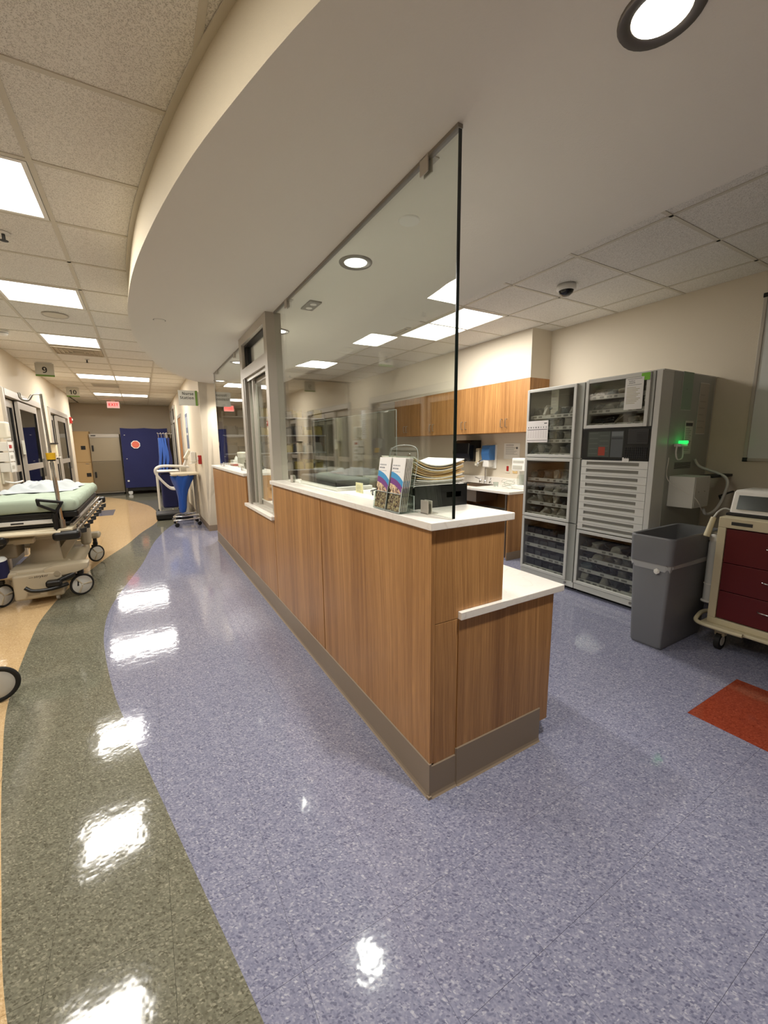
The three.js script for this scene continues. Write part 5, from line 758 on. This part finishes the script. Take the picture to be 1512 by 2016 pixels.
// ---------- corridor left wall fittings and curtains ----------
function curtain(label, x, z0, z1, y0, y1, m) { const n = 60, pos = [], idx = []; const g = new THREE.PlaneGeometry(1, 1, n, 1), p = g.attributes.position; for (let i = 0; i < p.count; i++) { const u = p.getX(i) + 0.5, v = p.getY(i) + 0.5; p.setXYZ(i, x + 0.035 * Math.sin(u * 62) + 0.01 * Math.sin(u * 23), y0 + (y1 - y0) * v, z0 + (z1 - z0) * u); } g.computeVertexNormals(); const o = part('privacy_curtain', g, m); tag(o, label, 'curtain'); }
const cm = mat(0xb0aa98, 0.95, { side: THREE.DoubleSide }), cn = mat(0x20203e, 0.95, { side: THREE.DoubleSide });
curtain('pale privacy curtain behind the glass of the door numbered nine', -1.7, -8.95, -9.72, 0.25, 2.05, cm); curtain('dark blue curtain behind the left glass of the door numbered nine', -1.76, -8.15, -8.95, 0.25, 1.62, cn); curtain('pale privacy curtain behind the farthest sliding door, numbered ten', -1.7, -10.4, -12.4, 0.25, 2.05, cm); curtain('pale privacy curtain behind the door numbered eight', -1.7, -4.2, -5.6, 0.25, 2.05, cm);
{
  const L = -1.5;
  notice('posted_notice', 'tall narrow white notice on the wall between doors 9 and 10', 'notice', 0.13, 0.38, [L + 0.002, 1.87, -9.63], '+x', (g, w, h) => linesPrint(g, w, h, { bg: '#e7dfcd', ink: '#cfc6b4', step: 0.12 }));
  notice('posted_notice', 'tall white notice on the wall between doors 8 and 9', 'notice', 0.2, 0.5, [L + 0.002, 1.78, -6.62], '+x', (g, w, h) => linesPrint(g, w, h, { ink: '#9a968c', step: 0.07 }));
  notice('door_card', 'small white card stuck on the glass door under sign 9', 'card', 0.16, 0.2, [L + 0.024, 1.44, -7.81], '+x', (g, w, h) => linesPrint(g, w, h, { bg: '#d5d8cc', ink: '#b8bcae' }));
  const d = thing('sanitizer_dispenser', 'cream sanitizer dispenser on the wall beside the yellow pole collar', 'dispenser', [L, 1.25, -10.0]); part('housing', box(0.1, 0.24, 0.13, 0.05, 0.13, 0, 0.02), M.cream, d); part('top_bracket', box(0.11, 0.02, 0.2, 0.055, 0.262, 0), M.black, d); part('drip_tray', box(0.13, 0.015, 0.14, 0.065, 0, 0, 0.004), M.white, d);
  const d2 = thing('wall_dispenser', 'clear card holder on the wall beside the cream sanitizer dispenser', 'holder', [L, 1.2, -9.72]); part('pocket', box(0.04, 0.22, 0.12, 0.02, 0.11, 0, 0.008), M.acrylic, d2); part('backplate', box(0.006, 0.24, 0.13, 0.003, 0.12, 0), M.greyCab, d2);
  const g = thing('glove_box_rack', 'white rack holding glove boxes on the wall at the left edge', 'rack', [L, 1.14, -6.72]); for (let k = 0; k < 3; k++) { part('glove_box', box(0.1, 0.11, 0.24, 0.052, 0.06 + k * 0.125, 0, 0.004), k === 1 ? M.paper : M.white, g); part('box_slot', box(0.002, 0.04, 0.12, 0.103, 0.06 + k * 0.125, 0, 0.0005), k === 2 ? M.red : M.signGrey, g); } part('wire_frame', [tube([[0.105, 0, -0.125], [0.105, 0.38, -0.125]], 0.004), tube([[0.105, 0, 0.125], [0.105, 0.38, 0.125]], 0.004), tube([[0.105, 0.002, -0.125], [0.105, 0.002, 0.125]], 0.004)], M.greyCab, g);
  const st = thing('soap_dispenser', 'white wall dispenser above the glove boxes at the left edge', 'dispenser', [L, 1.55, -6.74]); part('housing', box(0.11, 0.2, 0.13, 0.056, 0.1, 0, 0.025), M.offwhite, st); part('window', box(0.004, 0.06, 0.05, 0.112, 0.12, 0, 0.001), M.greyCab, st); part('spout', box(0.06, 0.02, 0.06, 0.08, -0.008, 0, 0.005), M.white, st);
  const wr = thing('wall_shelf', 'small white wall shelf lip below the glove boxes', 'shelf', [L, 1.0, -6.75]); part('plate', box(0.02, 0.14, 0.3, 0.012, 0.07, 0, 0.004), M.offwhite, wr); part('lip', tube([[0.02, 0.03, 0.12], [0.09, 0.01, 0.12], [0.13, 0.01, -0.02], [0.13, 0.012, -0.16]], 0.012, 8, 24), M.white, wr);
  const al = (x, y, z, side, label) => { const a = thing('fire_alarm', label, 'alarm', [x, y, z]); part('box', box(0.05, 0.15, 0.11, side * 0.025, 0, 0, 0.006), M.red, a); part('strobe', box(0.02, 0.045, 0.06, side * 0.058, 0.02, 0, 0.005), M.white, a); };
  al(L, 2.1, -12.95, 1, 'red fire alarm high on the wall beyond door 10'); al(0.87, 1.2, -7.78, -1, 'red pull station on the wall behind the pillar');
  const bag = thing('tote_bag', 'dark purple tote bag hanging on the door frame, mirrored in the glass', 'bag', [L + 0.07, 1.2, -5.95]); part('bag', box(0.1, 0.32, 0.3, 0, 0.17, 0, 0.03), M.purple, bag); part('strap', tube([[0, 0.32, -0.1], [0, 0.5, -0.03], [0, 0.56, 0], [0, 0.5, 0.03], [0, 0.32, 0.1]], 0.012, 6, 24), M.purple, bag);
}

// ---------- corridor right wall and its equipment ----------
{
  const X = 0.87; const d = struct('door_5', null, null); part('leaf', muv(ex(X - 0.004, X + 0.03, 0.02, 2.13, -12.0, -11.1)), M.doorWood, d); part('frame', [ex(X - 0.02, X + 0.03, 0, 2.2, -11.1, -11.02), ex(X - 0.02, X + 0.03, 0, 2.2, -12.08, -12.0), ex(X - 0.02, X + 0.03, 2.13, 2.2, -12.0, -11.1)], M.alu, d); part('lever', [rod(V(X - 0.004, 1.02, -11.2), V(X - 0.05, 1.02, -11.2), 0.01), rod(V(X - 0.05, 1.02, -11.2), V(X - 0.05, 1.02, -11.32), 0.009)], M.steel, d);
  const w = struct('door_6', null, null); part('frame', [ex(X - 0.03, X + 0.03, 0, 2.55, -12.9, -12.82), ex(X - 0.03, X + 0.03, 0, 2.55, -13.9, -13.82), ex(X - 0.03, X + 0.03, 0, 2.55, -14.6, -14.52), ex(X - 0.03, X + 0.03, 2.1, 2.17, -14.52, -12.9), ex(X - 0.03, X + 0.03, 2.48, 2.55, -14.52, -12.9)], M.alu, w); part('pane', [ex(X - 0.012, X - 0.006, 0.05, 2.1, -13.82, -12.9)], M.blackGloss, w); part('pane', [ex(X - 0.012, X - 0.006, 0.05, 2.1, -14.52, -13.9)], M.blackGloss, w); part('pane', [ex(X - 0.012, X - 0.006, 2.17, 2.48, -14.52, -12.9)], M.blackGloss, w);
  notice('wall_poster', 'narrow blue grey poster on the corridor wall before the wooden door', 'poster', 0.5, 0.75, [X - 0.002, 1.75, -9.85], '-x', (g, w2, h) => { g.fillStyle = '#5d6474'; g.fillRect(0, 0, w2, h); g.fillStyle = '#8d93a0'; g.fillRect(w2 * 0.1, h * 0.1, w2 * 0.8, h * 0.3); g.fillStyle = '#b9b6ae'; g.fillRect(w2 * 0.15, h * 0.55, w2 * 0.6, h * 0.06); });
  const dp = thing('sanitizer_dispenser', 'small white dispenser on the corridor wall above the chrome cart', 'dispenser', [X, 1.13, -8.6]); part('housing', box(0.09, 0.2, 0.12, -0.046, 0.1, 0, 0.02), M.white, dp); part('drip_tray', tube([[0, -0.01, -0.06], [-0.1, -0.02, -0.06], [-0.1, -0.02, 0.06], [0, -0.01, 0.06]], 0.008, 6, 20), M.white, dp);
  const ou = thing('wall_outlet', 'dark outlet low on the corridor wall', 'outlet', [X - 0.003, 0.45, -9.9]); part('plate', box(0.006, 0.12, 0.08, 0, 0, 0, 0.002), M.offwhite, ou); part('socket', box(0.008, 0.08, 0.045, -0.002, 0, 0, 0.001), M.dark, ou);
  // chrome based cart with bag
  const t = thing('linen_bag_cart', 'chrome wheeled stand with cream tray holding a blue plastic bag', 'cart', [0.6, 0, -8.3]);
  const wp = (n, g, m, o) => wpart(n, g, m, t, o);
  wp('base', [tube([[0.8, 0.13, -8.1], [0.45, 0.12, -8.1], [0.38, 0.11, -8.15], [0.38, 0.11, -8.3]], 0.014, 8, 24), tube([[0.8, 0.19, -8.15], [0.46, 0.18, -8.15], [0.38, 0.17, -8.25]], 0.013, 8, 20), tube([[0.8, 0.13, -8.5], [0.45, 0.12, -8.5], [0.38, 0.11, -8.45], [0.38, 0.11, -8.3]], 0.014, 8, 24), tube([[0.8, 0.19, -8.45], [0.46, 0.18, -8.45], [0.38, 0.17, -8.3]], 0.013, 8, 20), rod(V(0.8, 0.13, -8.1), V(0.8, 0.13, -8.5), 0.012)], M.chrome);
  for (const [x, z] of [[0.42, -8.1], [0.42, -8.5], [0.79, -8.1], [0.79, -8.5]]) { const c = wp('caster', [rod(V(x, 0.06, z), V(x, 0.115, z), 0.012)], M.chrome); wp('wheel', new THREE.CylinderGeometry(0.036, 0.036, 0.028, 18).rotateX(Math.PI / 2).rotateY(0.5).translate(x, 0.037, z), M.rubber, c); }
  wp('post', [rod(V(0.78, 0.13, -8.3), V(0.78, 0.93, -8.3), 0.022), rod(V(0.8, 0.13, -8.2), V(0.8, 0.93, -8.2), 0.016)], M.steel); wp('tray', [ex(0.4, 0.84, 0.925, 0.96, -8.55, -8.05, 0.012)], M.cream);
  const bg = lathe([[0.001, 0.0], [0.05, 0.02], [0.065, 0.1], [0.075, 0.3], [0.1, 0.42], [0.15, 0.56], [0.18, 0.64], [0.185, 0.7]].map(([r, y]) => [r, y]), 28), bp = bg.attributes.position; for (let i = 0; i < bp.count; i++) { const a = Math.atan2(bp.getZ(i), bp.getX(i)), k = 1 + 0.09 * Math.sin(a * 7 + bp.getY(i) * 9); bp.setX(i, bp.getX(i) * k - (0.7 - bp.getY(i)) * 0.06); bp.setZ(i, bp.getZ(i) * k); } bg.computeVertexNormals(); bg.translate(0.58, 0.225, -8.25); wp('plastic_bag', bg, mat(0x1d53ab, 0.3, { side: THREE.DoubleSide }));
  wp('tray_rim', new THREE.TorusGeometry(0.19, 0.008, 6, 28).rotateX(Math.PI / 2).translate(0.58, 0.92, -8.25), M.cream);
  // exercise handles of the machine behind
  const u = thing('patient_lift', 'white tubular handles and tilted display of a machine behind the blue bag', 'machine', [0.5, 0, -8.9]);
  const up = (n, g, m, o) => wpart(n, g, m, u, o);
  for (const z of [-8.7, -9.05]) up('handle', tube([[0.75, 1.04, z], [0.5, 1.06, z], [0.27, 1.06, z], [0.19, 1.02, z], [0.17, 0.95, z], [0.22, 0.86, z], [0.36, 0.68, z], [0.42, 0.635, z], [0.6, 0.63, z]], 0.019, 10, 60), M.white);
  up('mast', [ex(0.6, 0.7, 0.1, 1.05, -8.95, -8.8, 0.02)], M.offwhite); up('display', [box(0.05, 0.18, 0.2, 0, 0, 0, 0.012).rotateZ(-0.55).translate(0.74, 1.27, -8.87)], M.offwhite); up('display_neck', rod(V(0.66, 1.02, -8.87), V(0.73, 1.2, -8.87), 0.03, 0.022), M.white); up('platform', [ex(0.12, 0.72, 0.02, 0.12, -9.5, -9.0, 0.012), ex(0.55, 0.75, 0.0, 0.1, -9.0, -8.75, 0.01)], M.black); up('platform_top', ex(0.13, 0.7, 0.12, 0.13, -9.48, -9.02, 0.004), M.dark);
  const h = thing('linen_hamper', 'navy linen hamper on a frame beyond the white handles', 'hamper', [0.42, 0, -10.0]); wpart('sack', [ex(0.28, 0.6, 0.14, 0.86, -10.2, -9.75, 0.04)], M.navy, h); wpart('frame', [rod(V(0.22, 0.05, -9.72), V(0.22, 0.93, -9.72), 0.02), rod(V(0.62, 0.05, -9.72), V(0.62, 0.93, -9.72), 0.02), rod(V(0.22, 0.05, -10.22), V(0.22, 0.93, -10.22), 0.02), rod(V(0.62, 0.05, -10.22), V(0.62, 0.93, -10.22), 0.02)], M.greyCab, h); wpart('lid', [ex(0.2, 0.64, 0.9, 0.93, -10.24, -9.7, 0.01)], M.greyCab, h); for (const [x, z] of [[0.22, -9.72], [0.62, -9.72], [0.22, -10.22], [0.62, -10.22]]) wpart('wheel', new THREE.CylinderGeometry(0.04, 0.04, 0.025, 14).rotateX(Math.PI / 2).translate(x, 0.04, z), M.rubber, h);
  const a = thing('apron_rack', 'rack with blue x-ray aprons on chrome hangers', 'apron rack', [0.5, 0, -10.8]); wpart('stand', [rod(V(0.5, 0.02, -10.8), V(0.5, 1.74, -10.8), 0.015), rod(V(0.25, 0.05, -10.8), V(0.7, 0.05, -10.8), 0.015), rod(V(0.33, 1.72, -10.8), V(0.62, 1.72, -10.8), 0.012), rod(V(0.25, 0.05, -10.6), V(0.25, 0.05, -11.0), 0.014), rod(V(0.7, 0.05, -10.6), V(0.7, 0.05, -11.0), 0.014)], M.chrome, a);
  for (let k = 0; k < 5; k++) { const x = 0.34 + k * 0.062, hk = wpart('hanger', tube([[x, 1.7, -10.72], [x - 0.015, 1.735, -10.76], [x, 1.73, -10.82], [x + 0.004, 1.62, -10.84]], 0.006, 6, 18), M.chrome, a); if (k < 4) { const g = new THREE.BoxGeometry(0.05, 0.75, 0.42, 2, 12, 2), p = g.attributes.position; for (let i = 0; i < p.count; i++) { const y = p.getY(i); p.setX(i, p.getX(i) * (1 + 0.25 * Math.sin(y * 9 + k)) + 0.012 * Math.sin(y * 7 + k) + (y < -0.1 ? -0.05 * (-0.1 - y) * 2 : 0)); } g.computeVertexNormals(); wpart('apron', g.translate(x + 0.01, 1.25, -10.8), k === 3 ? M.navy : M.blueCloth, a); } }
  // end of the corridor
  const bc = thing('covered_cart', 'tall cart under a dark blue fabric cover at the corridor end', 'cart', [0.1, 0, -14.85]);
  const cg = new THREE.BoxGeometry(1.24, 1.78, 0.6, 30, 36, 10), cp2 = cg.attributes.position; for (let i = 0; i < cp2.count; i++) { const x = cp2.getX(i), y = cp2.getY(i), z = cp2.getZ(i); const top = y > 0.85 ? -0.02 * Math.abs(Math.sin(x * 5)) : 0; cp2.setXYZ(i, x * (1 + (y < 0 ? -y * 0.02 : 0)), y + top, z + (z > 0.2 ? 0.012 * Math.sin(x * 9 + y * 5) + 0.018 * Math.max(0, Math.sin((x + y * 0.6) * 4)) : 0)); } cg.computeVertexNormals(); wpart('fabric_cover', cg.translate(0.1, 1.1, -14.85), M.navy, bc);
  wpart('base', ex(-0.48, 0.7, 0.1, 0.24, -15.1, -14.6, 0.01), M.black, bc); for (const [x, z] of [[-0.42, -14.62], [0.62, -14.62], [-0.42, -15.08], [0.62, -15.08]]) wpart('caster', new THREE.CylinderGeometry(0.06, 0.06, 0.035, 16).rotateX(Math.PI / 2).translate(x, 0.061, z), M.greyCab, bc);
  const stc = new THREE.CylinderGeometry(0.125, 0.125, 0.006, 8).rotateX(Math.PI / 2).rotateZ(0.39).translate(-0.16, 1.5, -14.525), sc2 = new THREE.CylinderGeometry(0.1, 0.1, 0.006, 20).rotateX(Math.PI / 2).translate(-0.16, 1.5, -14.522); wpart('round_label', stc, M.white, bc); wpart('label_center', sc2, mat(0xd9674e, 0.6), bc); wpart('snap', [box(0.03, 0.015, 0.008, -0.42, 1.78, -14.53), box(0.03, 0.015, 0.008, -0.42, 1.08, -14.53), box(0.05, 0.05, 0.02, -0.44, 0.42, -14.54)], M.greyCab, bc);
  const lc = thing('storage_locker', 'tan tall locker with two small dark squares at the corridor end', 'locker', [-1.52, 0, -15.25]); wpart('body', ex(-1.74, -1.33, 0.0, 1.9, -15.49, -15.05, 0.004), M.lockerTan, lc); wpart('door', ex(-1.72, -1.345, 1.0, 1.88, -15.05, -15.035, 0.003), M.lockerTan, lc); wpart('door', ex(-1.72, -1.345, 0.06, 0.985, -15.05, -15.035, 0.003), M.lockerTan, lc); wpart('dark_square', [box(0.11, 0.11, 0.006, -1.5, 1.42, -15.03)], M.gasket, lc); wpart('dark_square', [box(0.11, 0.11, 0.006, -1.44, 0.62, -15.03)], M.gasket, lc); wpart('handle', box(0.08, 0.015, 0.015, -1.45, 0.95, -15.025), M.steel, lc);
  const wc = thing('warming_cabinet', 'tall steel cabinet with two stacked doors beside the blue covered cart', 'cabinet', [-0.95, 0, -15.2]); wpart('body', ex(-1.325, -0.57, 0.05, 1.82, -15.49, -14.95, 0.004), M.steelRough, wc); wpart('control_panel', ex(-1.32, -0.575, 1.72, 1.82, -14.95, -14.935, 0.002), M.alu, wc); wpart('panel_display', box(0.12, 0.03, 0.004, -1.22, 1.77, -14.933), M.dark, wc); wpart('door', ex(-1.315, -0.58, 1.02, 1.71, -14.95, -14.925, 0.004), mat(0x9b8f79, 0.4, { metalness: 0.5 }), wc); wpart('door', ex(-1.315, -0.58, 0.1, 1.01, -14.95, -14.925, 0.004), mat(0x7f745f, 0.4, { metalness: 0.5 }), wc); wpart('handle', [box(0.045, 0.17, 0.03, -1.26, 1.4, -14.91, 0.008)], M.black, wc); wpart('handle', [box(0.045, 0.17, 0.03, -1.26, 0.62, -14.91, 0.008)], M.black, wc); wpart('plinth', ex(-1.3, -0.6, 0, 0.05, -15.45, -14.98), M.dark, wc);
}
// ---------- back of the station: shelving seen through the far glass ----------
{
  const t = thing('storage_shelving', 'open storage shelving with labelled bins behind the far glass', 'shelving', [2.1, 0, -8.2]); const X0 = 1.3, X1 = 3.3;
  for (let k = 0; k < 6; k++) wpart('shelf', ex(X0, X1, 0.25 + k * 0.34, 0.27 + k * 0.34, -8.44, -8.02), M.greyCab, t); for (const x of [X0, (X0 + X1) / 2, X1]) wpart('upright', [ex(x - 0.015, x + 0.015, 0, 2.05, -8.05, -8.02), ex(x - 0.015, x + 0.015, 0, 2.05, -8.44, -8.41)], M.steelRough, t);
  const bm = [mat(0x9a958a, 0.5), mat(0xb7b1a2, 0.5), mat(0xc2ae5c, 0.5), mat(0x6f6d68, 0.5)];
  for (let k = 0; k < 6; k++) for (let i = 0; i < 9; i++) { const w = 0.18, x = X0 + 0.06 + i * 0.212, y = 0.2705 + k * 0.34, h = rr(0.12, 0.22); const o = part('storage_bin', [ex(0, w, 0, 0.006, 0, 0.34), ex(0, 0.006, 0, h, 0, 0.34), ex(w - 0.006, w, 0, h, 0, 0.34), ex(0, w, 0, h, 0, 0.006), ex(0, w, 0, h * 0.6, 0.334, 0.34), ex(0.01, w - 0.01, 0.006, h * rr(0.5, 1.1), 0.01, 0.325, 0.02)], bm[Math.floor(rnd() * 4)]); o.position.set(x, y, -8.4); tag(o, `storage bin on the ${['lowest', 'second lowest', 'third lowest', 'third highest', 'second highest', 'highest'][k]} shelf behind the far glass screen`, 'bin', `bins on the ${['lowest', 'second lowest', 'third lowest', 'third highest', 'second highest', 'highest'][k]} far shelf`); }
  const cl = thing('hanging_jacket', 'dark blue jacket hanging beside the pillar behind the far glass', 'jacket', [1.2, 1.1, -7.9]); const g = new THREE.BoxGeometry(0.1, 0.75, 0.34, 3, 14, 5), p = g.attributes.position; for (let i = 0; i < p.count; i++) { const y = p.getY(i); const k = 0.75 + 0.25 * Math.min(1, (0.375 - y) * 3); p.setZ(i, p.getZ(i) * k + 0.012 * Math.sin(y * 14)); p.setX(i, p.getX(i) * (1 + 0.3 * Math.sin(y * 6))); } g.computeVertexNormals(); part('jacket', g.translate(0, 0.375, 0), M.navy, cl); part('hook', tube([[0, 0.75, 0], [0, 0.8, 0], [-0.04, 0.82, 0.0]], 0.006, 6, 12), M.steel, cl);
  tag(part('wall_hook', [box(0.012, 0.05, 0.03, 1.137, 1.92, -7.9), rod(V(1.14, 1.92, -7.9), V(1.17, 1.925, -7.9), 0.006)], M.steel), 'small steel coat hook on the wall behind the pillar', 'hook');
}
renderer.render(scene, camera);
